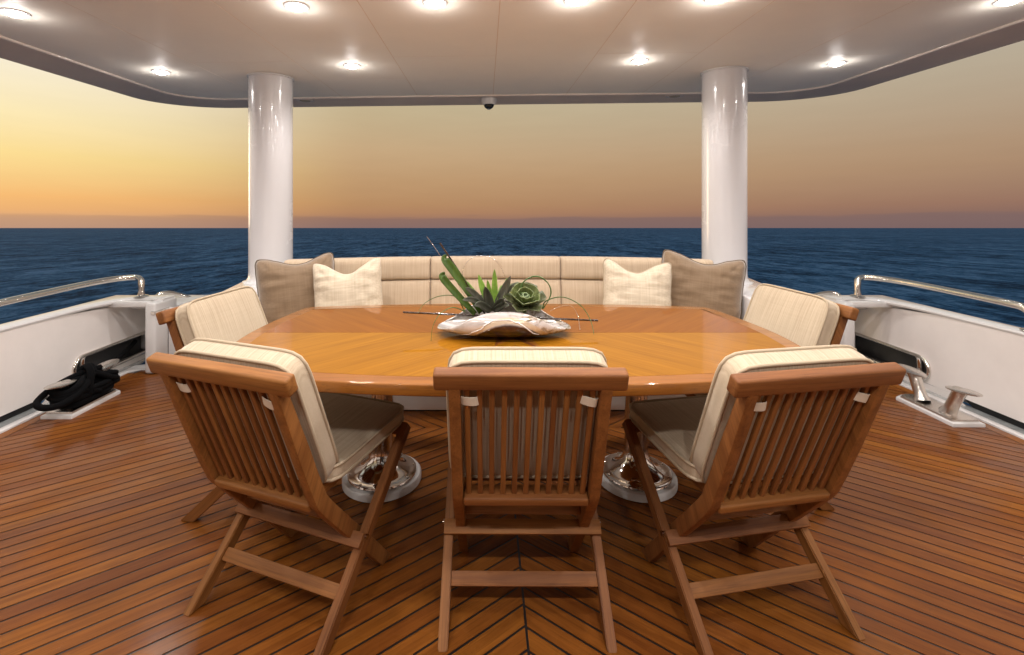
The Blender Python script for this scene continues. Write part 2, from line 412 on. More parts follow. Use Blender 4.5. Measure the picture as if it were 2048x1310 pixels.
def lathem(prof, n=32, smooth=40):
    V, F = [], []; P_ = len(prof)
    for r, z in prof:
        for k in range(n):
            a = 2 * math.pi * k / n; V.append((r * math.cos(a), r * math.sin(a), z))
    for i in range(P_ - 1):
        for k in range(n): F.append((i * n + k, i * n + (k + 1) % n, (i + 1) * n + (k + 1) % n, (i + 1) * n + k))
    F.append(tuple(range(n))[::-1]); F.append(tuple((P_ - 1) * n + k for k in range(n)))
    return mesh('lathe', V, F, smooth)
def clip(poly, a, b, c):                     # keep a*x+b*y<=c
    o = []; n = len(poly)
    for i in range(n):
        p, q = poly[i], poly[(i + 1) % n]; fp, fq = a * p[0] + b * p[1] - c, a * q[0] + b * q[1] - c
        if fp <= 0: o.append(p)
        if (fp < 0 < fq) or (fq < 0 < fp):
            t = fp / (fp - fq); o.append((p[0] + t * (q[0] - p[0]), p[1] + t * (q[1] - p[1])))
    return o
def area(p): return abs(sum(p[i][0] * p[(i + 1) % len(p)][1] - p[(i + 1) % len(p)][0] * p[i][1] for i in range(len(p)))) / 2
def children(o): return [c for c in bpy.data.objects if c.parent == o]
KIDS = {}
def copy_thing(root, src_kids):
    r = root.copy(); col.objects.link(r)
    for c, gk in src_kids:
        d = c.copy(); col.objects.link(d); d.parent = r
        for g in gk:
            e = g.copy(); col.objects.link(e); e.parent = d
    return r
def kids(root): return [(c, children(c)) for c in children(root)]

# ------------------------------------------------------------------ sea, hull
def seaz(y): return -2.3 - TILT * y
S = 40000
sea = link('sea', mesh('sea', [(-S, -S, seaz(-S)), (S, -S, seaz(-S)), (S, S, seaz(S)), (-S, S, seaz(S))], [(0, 1, 2, 3)], 0), 'sea'); tag(sea, kind='structure')
hullpoly = [(-2.95, -1.6), (2.95, -1.6), (2.98, 3.4), (2.75, 4.15), (-2.75, 4.15), (-2.98, 3.4)]
h = link('hull', prismm(hullpoly, -2.6, -.03, .04, 3, edges='rim'), 'hull'); tag(h, kind='structure')

# ------------------------------------------------------------------ deck
deck = link('deck', mesh('deck_bed', [(-2.76, -1.2, 0), (2.76, -1.2, 0), (2.76, 3.75, 0), (-2.76, 3.75, 0)], [(0, 1, 2, 3)], 0), 'caulk', None, Matrix.Translation((0, 0, -.0018)))
tag(deck, kind='structure')
SL, SP, GAP = .77, .0763, .0080
ang = math.atan(SL)
XE, YB, YE = 2.685, -1.15, 3.535
SEAMX = .012
def plank_mesh(poly, org, rot):
    c, s_ = math.cos(-rot), math.sin(-rot)
    pl = [((x - org[0]) * c - (y - org[1]) * s_, (x - org[0]) * s_ + (y - org[1]) * c) for x, y in poly]
    n = len(pl)
    V = [(x, y, 0) for x, y in pl] + [(x, y, -.012) for x, y in pl]
    F = [tuple(range(n))] + [(i, n + i, n + (i + 1) % n, (i + 1) % n) for i in range(n)]
    if sum(pl[i][0] * pl[(i + 1) % n][1] - pl[(i + 1) % n][0] * pl[i][1] for i in range(n)) < 0: F = [tuple(reversed(f)) for f in F]
    return mesh('plank', V, F, 0)
for side in (-1, 1):
    k0 = 1.352 - 45 * SP + (0 if side < 0 else -.006)
    for k in range(0, 118):
        c0 = k0 + k * SP
        rect = [(0, YB), (XE, YB), (XE, YE), (0, YE)]
        p = clip(rect, -SL, -1, -(c0 + GAP / 2 / math.cos(ang)))
        if len(p) > 2: p = clip(p, SL, 1, c0 + SP - GAP / 2 / math.cos(ang))
        if len(p) < 3: continue
        p = clip(p, -1, 0, -GAP * .45)
        if len(p) < 3 or area(p) < 2e-4: continue
        pp = [(SEAMX + side * x if x < 2.6 else side * x, y) for x, y in p]
        # drop doubles
        q = []
        for a in pp:
            if not q or (abs(a[0] - q[-1][0]) + abs(a[1] - q[-1][1])) > 1e-5: q.append(a)
        rot = -side * ang
        org = (sum(a[0] for a in q) / len(q), sum(a[1] for a in q) / len(q))
        Mx = Matrix.Translation((org[0], org[1], 0)) @ Matrix.Rotation(rot, 4, 'Z')
        link('plank', plank_mesh(q, org, rot), 'deck', deck, Matrix.Translation((0, 0, .0018)) @ Mx)
for side in (-1, 1):
    segs = [(-1.15, .35), (.355, 1.9), (1.905, 3.535)]
    for a, b_ in segs:
        o = box('margin_plank', (-(b_ - a) / 2, -.029, -.012), ((b_ - a) / 2, .029, 0), 'deck', deck)
        o.matrix_local = Matrix.Translation((side * 2.721, (a + b_) / 2, .0018 - .006)) @ Matrix.Rotation(R(90), 4, 'Z')
for a, b_ in ((-2.69, -1.9), (-1.895, 0), (.005, 1.895), (1.9, 2.69)):
    o = box('margin_plank', (a, 3.542, -.012), (b_, 3.60, 0), 'deck', deck); o.matrix_local = Matrix.Translation(((a + b_) / 2, 3.571, .0018 - .006))

# ------------------------------------------------------------------ ceiling / roof
CS = .012
def cz(x, z=2.2): return z + CS * x
def roundrect(xw, y0, y1, r, n=10, bow=0.0):
    pts = [(-xw, y0), (xw, y0)]
    for i in range(n + 1):
        a = i / n * math.pi / 2; pts.append((xw - r + r * math.cos(a), y1 - r * .8 + r * .8 * math.sin(a)))
    for i in range(1, 8):
        t = i / 8; x = (xw - r) * (1 - 2 * t); pts.append((x, y1 + bow * (1 - (x / (xw - r)) ** 2)))
    for i in range(n + 1):
        a = math.pi / 2 + i / n * math.pi / 2; pts.append((-xw + r + r * math.cos(a), y1 - r * .8 + r * .8 * math.sin(a)))
    return pts
RY0 = -1.5
inner = roundrect(2.75, RY0, 4.21, .42, bow=-.03)
outer = roundrect(3.08, RY0 - .1, 4.53, .62, bow=-.01)
def shear(me):
    for v in me.vertices: v.co.z += CS * v.co.x
    return me
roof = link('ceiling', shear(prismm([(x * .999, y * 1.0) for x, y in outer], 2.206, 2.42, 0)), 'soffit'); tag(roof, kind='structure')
n = len(outer)
ib = roundrect(2.765, RY0, 4.225, .42, bow=-.03)
# soffit band: ring from inner lip out to the edge, drooping slightly
V, F = [], []
for (a, b_) in zip(ib, outer):
    V += [(a[0], a[1], cz(a[0], 2.203)), (a[0] + (b_[0] - a[0]) * .5, a[1] + (b_[1] - a[1]) * .5, cz(a[0], 2.199)), (b_[0], b_[1], cz(b_[0], 2.183)), (b_[0] * 1.004, b_[1] * 1.003, cz(b_[0], 2.215))]
for i in range(n):
    j = (i + 1) % n
    if i == 0: continue
    for q in range(3): F.append((i * 4 + q, j * 4 + q, j * 4 + q + 1, i * 4 + q + 1))
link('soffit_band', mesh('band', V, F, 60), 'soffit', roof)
lippts = [(x, y, cz(x, 2.199)) for x, y in inner[1:]] + [(inner[0][0], inner[0][1], cz(inner[0][0], 2.199))]
link('edge_moulding', tubem(lippts, .013, 8), 'lip', roof)
bk = link('seam_backing', mesh('bk', [(x, y, cz(x, 2.2009)) for x, y in inner][::-1], [tuple(range(len(inner)))], 0), 'ceiling_seam', roof)
xc = [-2.75, -2.035, -1.36, -.70, -.04, .60, 1.26, 1.94, 2.75]
ycuts = {0: [3.9], 1: [3.14, 3.61], 2: [3.59], 3: [3.065], 4: [], 5: [3.05], 6: [3.5], 7: [3.13]}
for i in range(8):
    ys = [RY0, .1, 1.55] + ycuts[i] + [4.4]
    for a, b_ in zip(ys, ys[1:]):
        g = .0022
        p = list(inner)
        p = clip(p, -1, 0, -(xc[i] + g)); p = clip(p, 1, 0, xc[i + 1] - g)
        if len(p) > 2: p = clip(p, 0, -1, -(a + g))
        if len(p) > 2: p = clip(p, 0, 1, b_ - g)
        if len(p) < 3 or area(p) < 1e-3: continue
        nn_ = len(p)
        link('ceiling_panel', mesh('cp', [(x, y, cz(x)) for x, y in p] + [(x, y, cz(x, 2.2042)) for x, y in p], [tuple(range(nn_))[::-1]] + [(k, (k + 1) % nn_, nn_ + (k + 1) % nn_, nn_ + k) for k in range(nn_)], 0), 'ceiling', roof)

# ------------------------------------------------------------------ saloon bulkhead behind the camera
sal = empty('saloon_bulkhead', (0, -1.15, 0)); tag(sal, 'white saloon bulkhead with dark glass doors closing the forward end of the deck', 'wall')
box('wall_panel', (-2.76, -.06, 0), (-1.1, .0, 2.16), 'white', sal, .005); box('wall_panel', (1.1, -.06, 0), (2.76, .0, 2.16), 'white', sal, .005)
box('door', (-1.08, -.05, .0), (-.01, -.03, 2.16), 'glass_dark', sal); box('door', (.01, -.05, .0), (1.08, -.03, 2.16), 'glass_dark', sal)

# ------------------------------------------------------------------ downlights
lamp = empty('ceiling_light', (0, 0, 0))
link('trim_ring', lathem([(.043, -.001), (.046, -.005), (.053, -.006), (.058, -.003), (.058, .0)], 32), 'white', lamp)
link('reflector', lathem([(.040, .0), (.041, -.002), (.0435, -.002), (.0435, .0)], 28), 'reflector', lamp)
link('bulb', lathem([(.0001, -.021), (.016, -.0195), (.030, -.014), (.038, -.006), (.040, .0)], 28), 'bulb', lamp)
ld = bpy.data.lights.new('lamp_light', 'SPOT'); ld.energy = LAMP_W; ld.color = LAMP_COL; ld.spot_size = R(158); ld.spot_blend = .9; ld.shadow_soft_size = .028
lo = bpy.data.objects.new('lamp_light', ld); col.objects.link(lo); lo.parent = lamp; lo.location = (0, 0, -.045)
sp_ = bpy.data.lights.new('ceiling_fill', 'POINT'); sp_.energy = .7; sp_.color = LAMP_COL; sp_.shadow_soft_size = .035  # extra point light in each fitting, added to brighten the ceiling
so = bpy.data.objects.new('ceiling_fill', sp_); col.objects.link(so); so.parent = lamp; so.location = (0, 0, -.055)
lk = kids(lamp)
LP = [(-2.365, 2.298, 'downlight at the top left corner of the photo'), (-1.0, 2.262, 'downlight above the left end of the table, nearer row'),
      (-.344, 2.241, 'downlight above the table just left of the centre seam'), (.314, 2.232, 'downlight above the table just right of the centre seam'),
      (.969, 2.224, 'downlight above the right end of the table, nearer row'), (2.40, 2.293, 'downlight at the top right corner of the photo'),
      (-2.365, 3.333, 'downlight in the rear left corner between column and roof edge'), (-1.011, 3.244, 'downlight just right of the left white column'),
      (.925, 3.208, 'downlight just left of the right white column'), (2.329, 3.324, 'downlight in the rear right corner between column and roof edge')]
BHL = ['second row, leftmost over the side deck', 'second row, second from the left', 'second row, just left of the centreline', 'second row, just right of the centreline', 'second row, second from the right', 'second row, rightmost over the side deck', 'row by the saloon doors, far left', 'row by the saloon doors, second from the left', 'row by the saloon doors, just left of centre', 'row by the saloon doors, just right of centre', 'row by the saloon doors, second from the right', 'row by the saloon doors, far right']
BH = [(-2.38, 1.1), (-1.0, 1.1), (-.33, 1.1), (.33, 1.1), (1.0, 1.1), (2.38, 1.1), (-2.38, -.15), (-1.0, -.15), (-.33, -.15), (.33, -.15), (1.0, -.15), (2.38, -.15)]
first = True
for ip, p in enumerate(LP + BH):
    o = lamp if first else copy_thing(lamp, lk); first = False
    o.location = (p[0], p[1], cz(p[0]) - .0005)
    tag(o, ('lit round ' + p[2]) if len(p) == 3 else 'lit round ceiling downlight, forward ' + BHL[ip - len(LP)], 'ceiling light', 'round downlights set in the ceiling')

# dome camera and two unlit fittings on the soffit
dc = empty('security_camera', (-.075, 4.28, 2.193)); tag(dc, 'small white dome camera with dark glass hanging at the rear roof edge', 'camera')
link('housing', lathem([(.0001, 0), (.068, 0), (.068, -.03), (.060, -.052), (.052, -.06), (.0001, -.06)][::-1], 28), 'white', dc)
link('dome', lathem([(.046 * math.cos(a * R(15)), -.06 - .040 * math.sin(a * R(15))) for a in range(0, 6)] + [(.0001, -.1)], 24), 'glass_dark', dc)
link('lens', lathem([(.016, -.101), (.016, -.098), (.0001, -.098)], 12), 'chrome', dc)
for x, s_ in ((-1.725, 'left'), (1.593, 'right')):
    o = empty('soffit_fitting', (x, 4.30, cz(x, 2.200))); tag(o, f'unlit round flush fitting in the soffit beside the {s_} column', 'soffit_fitting', 'round flush fittings in the soffit')
    link('rim', lathem([(.0001, -.006), (.052, -.006), (.066, -.012), (.078, -.008), (.080, 0)], 28), 'lip', o)
    link('grille', lathem([(.0001, -.011), (.045, -.0095), (.047, -.004)], 24), 'linen', o)

# ------------------------------------------------------------------ columns and their plinths
for x, y, s_ in ((-1.685, 3.525, 'left'), (1.642, 3.510, 'right')):
    zt = cz(x) - .001
    o = empty('support_column', (x, y, .69)); tag(o, f'round glossy white {s_} roof column at the {s_} end of the settee', 'column', 'white round roof columns')
    H_ = zt - .69
    link('shaft', lathem([(.19, .0), (.165, .008), (.154, .03), (.151, .07), (.151, H_ - .002)], 64, 60), 'white_gloss', o)
    link('collar', lathem([(.153, H_ - .012), (.160, H_ - .010), (.160, H_ - .001), (.153, H_ - .0005)], 64), 'white', o)
for sg, s_ in ((-1, 'left'), (1, 'right')):
    poly = [(1.452, 2.785), (1.78, 2.785), (1.80, 3.06), (1.90, 3.66), (1.86, 3.86), (1.47, 3.86), (1.50, 3.15)]
    poly = [(sg * x, y) for x, y in poly]
    if sg < 0: poly = poly[::-1]
    o = link('column_plinth', prismm(poly, .0, .69, .012, 3), 'white_gloss'); tag(o, f'white moulded plinth under the {s_} column at the {s_} arm of the settee', 'plinth', 'white plinths under the columns')

# ------------------------------------------------------------------ bulwarks
def bulwark(sg, s_):
    b = empty('bulwark', (sg * 2.9, 2.5, 0)); tag(b, f'white {s_} side bulwark with rounded cap and an oval fairlead opening', 'bulwark', 'white side bulwarks')
    off = Matrix.Translation((-sg * 2.9, -2.5, 0))
    def add(name, me, m): return link(name, me, m, b, off)
    # inner wall with the oval hole (panel from y 3.10 to 4.15)
    hy0, hy1, hz0, hz1 = 3.22, 4.02, .045, .205
    rr = (hz1 - hz0) / 2; zc = (hz0 + hz1) / 2; NP = 48; st = []
    xs = 2.88
    for k in range(NP):
        t = k / NP * 2 * math.pi; cx_ = (hy1 - rr) if math.cos(t) > 0 else (hy0 + rr)
        st.append((cx_ + rr * math.cos(t), zc + rr * math.sin(t)))
    ry0, ry1, rz0, rz1 = 3.10, 4.15, .036, .52; cy = (hy0 + hy1) / 2
    rec = []
    for k in range(NP):
        y, z = st[k]; t = math.atan2(z - zc, (y - cy) * .5)
        dy, dz = math.cos(t), math.sin(t)
        sc_ = min(((ry1 - cy) / dy if dy > 1e-6 else 1e9), ((ry0 - cy) / dy if dy < -1e-6 else 1e9), ((rz1 - zc) / dz if dz > 1e-6 else 1e9), ((rz0 - zc) / dz if dz < -1e-6 else 1e9))
        rec.append([cy + dy * sc_, zc + dz * sc_])
    for cyy, czz in ((ry0, rz0), (ry0, rz1), (ry1, rz0), (ry1, rz1)):
        i = min(range(NP), key=lambda i: (rec[i][0] - cyy) ** 2 + (rec[i][1] - czz) ** 2); rec[i] = [cyy, czz]
    for q_ in rec:
        if q_[0] > 3.74 and q_[1] > .44: q_[1] = .44
    V = [(sg * xs, y, z) for y, z in st] + [(sg * xs, y, z) for y, z in rec] + [(sg * (xs + .03), y, z) for y, z in st]
    F = []
    for k in range(NP):
        j = (k + 1) % NP; F.append((k, j, NP + j, NP + k)); F.append((k, 2 * NP + k, 2 * NP + j, j))
    add('inner_wall', mesh('iw', V, F, 30), 'wall')
    # forward wall with scupper slot along the foot
    V, F = [], []
    sect = [(xs, .036), (xs, .53)]
    add('inner_wall', mesh('iw2', [(sg * xs, -1.2, .036), (sg * xs, 3.10, .036), (sg * xs, 3.10, .53), (sg * xs, -1.2, .53)], [(0, 1, 2, 3)], 0), 'wall')
    # black sheet slightly outboard, painting in the dark of the open slot
    add('scupper', mesh('sc', [(sg * 2.90, -1.2, -.01), (sg * 2.90, 2.95, -.01), (sg * 2.90, 3.02, .036), (sg * 2.90, -1.2, .05)], [(0, 1, 2, 3)], 0), 'black')
    add('wall_foot', mesh('wf', [(sg * 2.878, 2.97, -.01), (sg * 2.878, 4.15, -.01), (sg * 2.878, 4.15, .036), (sg * 2.878, 3.04, .036)], [(0, 1, 2, 3)], 0), 'wall')
    # outer skin
    op = [(2.99, -1.2), (2.99, 3.35), (2.99, 3.72), (2.985, 4.05), (2.90, 4.2), (2.50, 4.2)]
    V = [(sg * x, y, -.03) for x, y in op] + [(sg * x, y, .52 if y < 3.5 else .45) for x, y in op]; q = len(op)
    add('outer_wall', mesh('ow', V, [(i, i + 1, q + i + 1, q + i) for i in range(q - 1)], 50), 'hull')
    # cap: sweeps inboard at the aft end
    ctr = catmull([(2.93, -1.2, 0), (2.93, .6, 0), (2.93, 2.2, 0), (2.928, 3.1, 0), (2.905, 3.42, 0), (2.83, 3.60, 0), (2.70, 3.66, 0), (2.57, 3.64, 0)], 8)
    prof = [(-.052, .516), (-.055, .528), (-.050, .538), (-.036, .543), (.036, .543), (.052, .538), (.060, .528), (.060, .505)]
    V, F = [], []
    for i, p in enumerate(ctr):
        a = ctr[max(0, i - 1)]; c = ctr[min(len(ctr) - 1, i + 1)]; T = (c - a).normalized(); nn2 = Vector((T.y, -T.x, 0))
        for u, z in prof: V.append((sg * (p.x + nn2.x * u), p.y + nn2.y * u, z))
    K = len(prof)
    for i in range(len(ctr) - 1):
        for k in range(K): F.append((i * K + k, i * K + (k + 1) % K, (i + 1) * K + (k + 1) % K, (i + 1) * K + k))
    F.append(tuple((len(ctr) - 1) * K + k for k in range(K)))
    bm = bmesh.new(); me_ = mesh('cap', V, F, 0); bm.from_mesh(me_); add('cap', from_bm('cap', bm, 40), 'white')
    # infill deck behind the cap sweep
    pl = [(sg * x, y) for x, y in [(2.99, 3.3), (2.99, 3.74), (2.53, 3.74), (2.53, 3.60), (2.70, 3.62), (2.83, 3.57), (2.88, 3.45)]]
    add('corner_top', prismm(pl if sg > 0 else pl[::-1], .50, .538, .006, 2, edges='top'), 'white')
    # end post with the rounded shoulder going aft
    o = add('end_post', boxm(.078, .26, .52, .018, 3), 'white'); o.matrix_local = off @ Matrix.Translation((sg * 2.562, 3.63, .265))
    o = add('quarter_wall', boxm(.46, .20, .42, .03, 4), 'white'); o.matrix_local = off @ Matrix.Translation((sg * 2.752, 4.07, .245))
    o = add('quarter_top', boxm(.455, .30, .03, .008, 2), 'white'); o.matrix_local = off @ Matrix.Translation((sg * 2.755, 3.90, .438))
    o = add('fairlead_tray', boxm(.085, .004, .24), 'dark'); o.matrix_local = off @ Matrix.Translation((sg * (xs + .046), 4.03, zc))
    o = add('head_beam', boxm(.30, .05, .045, .010, 2), 'white'); o.matrix_local = off @ Matrix.Translation((sg * 2.73, 3.53, .512))
    # latch strip on the post corner
    o = add('latch_plate', boxm(.030, .006, .024, .002, 1), 'chrome'); o.matrix_local = off @ Matrix.Translation((sg * 2.535, 3.497, .452))
    o = add('latch_plate', boxm(.006, .16, .024, .002, 1), 'chrome'); o.matrix_local = off @ Matrix.Translation((sg * 2.520, 3.575, .452))
    # fairlead
    ring = [(sg * (xs - .006), y, z) for y, z in [(y + (rr * .0), z) for y, z in st]]
    f = add('fairlead_ring', tubem(ring, .0125, 10, closed=True), 'chrome_wet')
    o = add('fairlead_tray', boxm(.004, .86, .24), 'dark'); o.matrix_local = off @ Matrix.Translation((sg * (xs + .085), 3.61, zc))
    o = add('fairlead_tray', boxm(.09, .86, .006), 'dark'); o.matrix_local = off @ Matrix.Translation((sg * (xs + .045), cy, .034))
    for ky in (hy0 + .12,):
        o = add('roller', lathem([(.03, .0), (.034, .012), (.022, .03), (.018, .08), (.022, .13), (.034, .15), (.03, .165)], 20), 'chrome'); o.matrix_local = off @ Matrix.Translation((sg * (xs + .045), ky, .04))
    return b
bulwark(-1, 'left'); bulwark(1, 'right')
for sg in (-1, 1):
    g = link('waterway', prismm([(sg * 2.80, -1.2), (sg * 2.905, -1.2), (sg * 2.905, 4.1), (sg * 2.80, 3.62)][::(1 if sg > 0 else -1)], -.02, -.006, 0), 'gutter'); tag(g, kind='structure')
    k = link('kerb', prismm([(sg * 2.752, -1.2), (sg * 2.80, -1.2), (sg * 2.80, 3.68), (sg * 2.62, 3.75), (sg * 2.50, 3.75), (sg * 2.50, 3.605), (sg * 2.70, 3.605), (sg * 2.752, 3.55)][::(1 if sg > 0 else -1)], -.02, .010, .004, 2, edges='top'), 'white'); tag(k, kind='structure')

# boarding gates between post and plinth
for sg, s_ in ((-1, 'left'), (1, 'right')):
    o = empty('boarding_gate', (sg * 2.19, 3.66, 0)); tag(o, f'low white {s_} boarding gate between the settee plinth and bulwark post', 'gate', 'low white boarding gates')
    box('gate_panel', (-.33, -.02, .035), (.33, .02, .46), 'white', o, .012, 3)
    for xx in (-.2, .2): box('hinge', (xx - .02, -.026, .3), (xx + .02, -.021, .36), 'chrome', o, .002, 1)

# chrome rails
for sg, s_ in ((-1, 'left'), (1, 'right')):
    o = empty('handrail', (sg * 2.9, 3.0, .545)); tag(o, f'polished steel {s_} handrail standing on the bulwark cap', 'handrail', 'polished steel handrails on the bulwarks')
    off = Matrix.Translation((-sg * 2.9, -3.0, -.545))
    pts = [(2.93, 2.66, .545), (2.93, 2.66, .62), (2.93, 2.70, .665), (2.93, 2.80, .675), (2.932, 3.1, .68), (2.925, 3.38, .684), (2.88, 3.56, .688), (2.80, 3.66, .688), (2.745, 3.66, .672), (2.725, 3.645, .63), (2.722, 3.64, .545)]
    link('rail_tube', tubem(catmull([(sg * a, b_, c) for a, b_, c in pts], 7), .0215, 16), 'chrome_wet', o, off)
    for fx, fy in ((2.93, 2.66), (2.722, 3.64)):
        link('flange', lathem([(.048, 0), (.050, .004), (.045, .009), (.024, .014), (.022, .03)], 24), 'chrome_wet', o, off @ Matrix.Translation((sg * fx, fy, .545)))
    o = empty('stair_rail', (sg * 2.80, 3.92, .44)); tag(o, f'short curved steel stair grab rail aft of the {s_} bulwark post', 'handrail', 'short steel stair grab rails')
    off = Matrix.Translation((-sg * 2.80, -3.92, -.44))
    pts = [(2.80, 3.92, .44), (2.80, 3.92, .475), (2.79, 3.94, .503), (2.765, 3.97, .510), (2.72, 4.02, .495), (2.64, 4.10, .445), (2.60, 4.16, .40), (2.60, 4.20, .36)]
    link('rail_tube', tubem(catmull([(sg * a, b_, c) for a, b_, c in pts], 6), .017, 12), 'chrome', o, off)
    ld_ = link('swim_landing', prismm([(sg * 1.5, 3.602), (sg * 2.9, 3.602), (sg * 2.7, 4.4), (sg * 1.5, 4.4)][::(1 if sg > 0 else -1)], -.16, -.12), 'hull'); tag(ld_, kind='structure')

# ------------------------------------------------------------------ bollards
def bollard(sg, y0, label):
    yc = y0 + .20
    o = empty('bollard', (sg * 2.605, yc, 0)); tag(o, label, 'bollard', 'twin-post steel mooring bollards')
    pl = [(-.09, -.205), (.09, -.205), (.09, .17), (.03, .205), (-.09, .205)]
    if sg > 0: pl = [(-x, y) for x, y in pl][::-1]
    link('plinth', prismm(pl, 0, .020, .004, 2, edges='top'), 'white', o)
    pl2 = [(x * .84, y * .90) for x, y in pl]
    link('base_plate', prismm(pl2, .0205, .033, .003, 2, edges='top'), 'chrome_wet', o)
    for q in (-1, 1):
        a = Vector((0, q * .085, .033)); b_ = Vector((sg * .004, q * .150, .185))
        T = (b_ - a).normalized(); L_ = (b_ - a).length
        Mx = T.to_track_quat('Z', 'Y').to_matrix().to_4x4(); Mx.translation = a
        link('post', lathem([(.044, -.004), (.040, .008), (.0335, .02), (.032, .05), (.032, L_ - .02), (.036, L_ - .004), (.036, L_)], 28), 'chrome_wet', o, Mx)
        me_ = lathem([(.0001, -.006), (.045, -.006), (.052, -.002), (.052, .003), (.045, .007), (.0001, .009)], 32)
        for v_ in me_.vertices: v_.co.y *= 1.85; v_.co.y += q * .03 * 0
        Mc = Matrix.Translation((sg * .004, q * .168, .188)) @ Matrix.Rotation(R(q * 5), 4, 'X')
        link('post_cap', me_, 'chrome_wet', o, Mc)
    return o
bollard(1, 2.69, 'bare twin-post steel bollard on a white plinth by the right bulwark')
bollard(-1, 2.79, 'steel twin-post bollard wrapped in black rope by the left bulwark')
# rope on the left bollard
cy = 2.99; cxr = -2.605
pts = []
for k in range(3):                       # coils round each post, then figure-eights over both
    pass
rope_o = empty('mooring_rope', (cxr, cy, .06)); tag(rope_o, 'thick black mooring rope wound round the left bollard and led out through the fairlead', 'rope')
off = Matrix.Translation((-cxr, -cy, -.06))
def ropepart(name, pts, r=.0165): return link(name, tubem(catmull(pts, 7), r, 10, smooth=80), 'rope', rope_o, off)
coil = []
for q in range(0, 46):                   # near post
    a = q / 9 * 2 * math.pi; z = .052 + q / 46 * .09; yy = cy - .085 - (z - .03) * .42
    coil.append((cxr + .052 * math.cos(a), yy + .052 * math.sin(a), z))
ropepart('coil', coil)
coil = []
for q in range(0, 50):
    a = -q / 9 * 2 * math.pi; z = .052 + q / 50 * .10; yy = cy + .085 + (z - .03) * .42
    coil.append((cxr + .054 * math.cos(a), yy + .054 * math.sin(a), z))
ropepart('coil', coil)
f8 = []
for q in range(0, 40):
    a = q / 10 * 2 * math.pi; w_ = 1 + .10 * math.sin(q * 1.3)
    y = .205 * math.sin(a) * w_; x = .062 * math.sin(2 * a) * (1.05 + .1 * math.cos(q)); z = .085 + q / 40 * .075 + .02 * math.cos(2 * a) + .01 * random.random()
    f8.append((cxr + x, cy + y, z))
ropepart('figure_eight_turn', f8, .018)
big = [(cxr + .02, cy + .10, .20), (cxr - .045, cy - .02, .185), (cxr - .075, cy - .15, .155), (cxr - .055, cy - .262, .125), (cxr + .0, cy - .295, .105), (cxr + .062, cy - .25, .10), (cxr + .078, cy - .13, .13), (cxr + .045, cy, .19), (cxr - .01, cy + .05, .225), (cxr - .06, cy + .03, .20), (cxr - .05, cy + .1, .14), (cxr + .04, cy + .17, .12), (cxr + .078, cy + .11, .13), (cxr + .03, cy - .01, .215)]
ropepart('hitch', big, .018)
ropepart('hitch', [(cxr - .05, cy + .06, .215), (cxr + .01, cy + .01, .235), (cxr + .06, cy - .03, .20), (cxr + .07, cy - .06, .10), (cxr + .05, cy - .05, .06)], .019)
ropepart('hitch', [(cxr - .06, cy - .19, .10), (cxr - .0, cy - .10, .17), (cxr + .07, cy - .04, .11), (cxr + .075, cy + .02, .075), (cxr, cy + .03, .06)], .018)
for dz, ph in ((0, 0), (.028, .9), (.052, 1.9)):
    lp = []
    for q in range(0, 21):
        a = q / 20 * 2 * math.pi + ph; lp.append((cxr + (.078 + .006 * math.sin(3 * a)) * math.cos(a), cy + (.185 + .012 * math.cos(2 * a + ph)) * math.sin(a), .060 + dz + .006 * math.sin(2 * a + ph)))
    ropepart('outer_turn', lp, .017)
ropepart('fairlead_lead', [(cxr + .03, cy + .14, .13), (cxr - .06, cy + .2, .115), (-2.76, 3.42, .12), (-2.87, 3.72, .135), (-2.93, 3.86, .14)], .0165)

# ------------------------------------------------------------------ cushions
def cushionm(w, l, t, bulge=.012, r=.035, n=22):
    """boxed cushion lying in xy, centre at origin, puffed faces"""
    def outline(k, N_=72, ins=0):
        a = 2 * math.pi * k / N_; c, s2 = math.cos(a), math.sin(a); p = 9
        rad = (abs(c) ** p + abs(s2) ** p) ** (-1 / p)
        return ((w / 2 - ins) * c * rad, (l / 2 - ins) * s2 * rad)
    N_ = 72; rings = []
    V, F = [], []
    levels = []
    for f in (0, .18, .36, .54, .70, .82, .91, .965, 1.0): levels.append(f)
    def add(side):
        base = len(V)
        for f in levels:
            for k in range(N_):
                x, y = outline(k); x *= f; y *= f
                u, v = abs(2 * x / w), abs(2 * y / l)
                z = t / 2 + bulge * (1 - u ** 3) * (1 - v ** 3) - .006 * (max(u, v) ** 16)
                z += .0022 * noise.noise(Vector((x * 14, y * 14, side * 3 + w * 7)))
                V.append((x, y, side * z))
        for i in range(len(levels) - 1):
            for k in range(N_):
                q = (base + i * N_ + k, base + i * N_ + (k + 1) % N_, base + (i + 1) * N_ + (k + 1) % N_, base + (i + 1) * N_ + k)
                F.append(q if side < 0 else q[::-1])
        return base + (len(levels) - 1) * N_
    a = add(1); b_ = add(-1)
    mid = []
    for zf in (.5, 0, -.5):
        base = len(V); mid.append(base)
        for k in range(N_):
            x, y = outline(k); e = 1 + .006 * (1 - (2 * zf) ** 2) / max(.2, w)
            V.append((x * e, y * e, zf * t))
    seq = [a] + mid + [b_]
    for i in range(len(seq) - 1):
        for k in range(N_): F.append((seq[i] + k, seq[i] + (k + 1) % N_, seq[i + 1] + (k + 1) % N_, seq[i + 1] + k))
    bm = bmesh.new(); me_ = mesh('c', V, F, 0); bm.from_mesh(me_)
    bmesh.ops.remove_doubles(bm, verts=bm.verts, dist=.0002)
    pip = [[(outline(k)[0] * 1.004, outline(k)[1] * 1.004, sgn * (t / 2 - .004)) for k in range(N_)] for sgn in (1, -1)]
    return from_bm('cushion', bm, 70), [tubem(p, .0052, 8, closed=True) for p in pip]
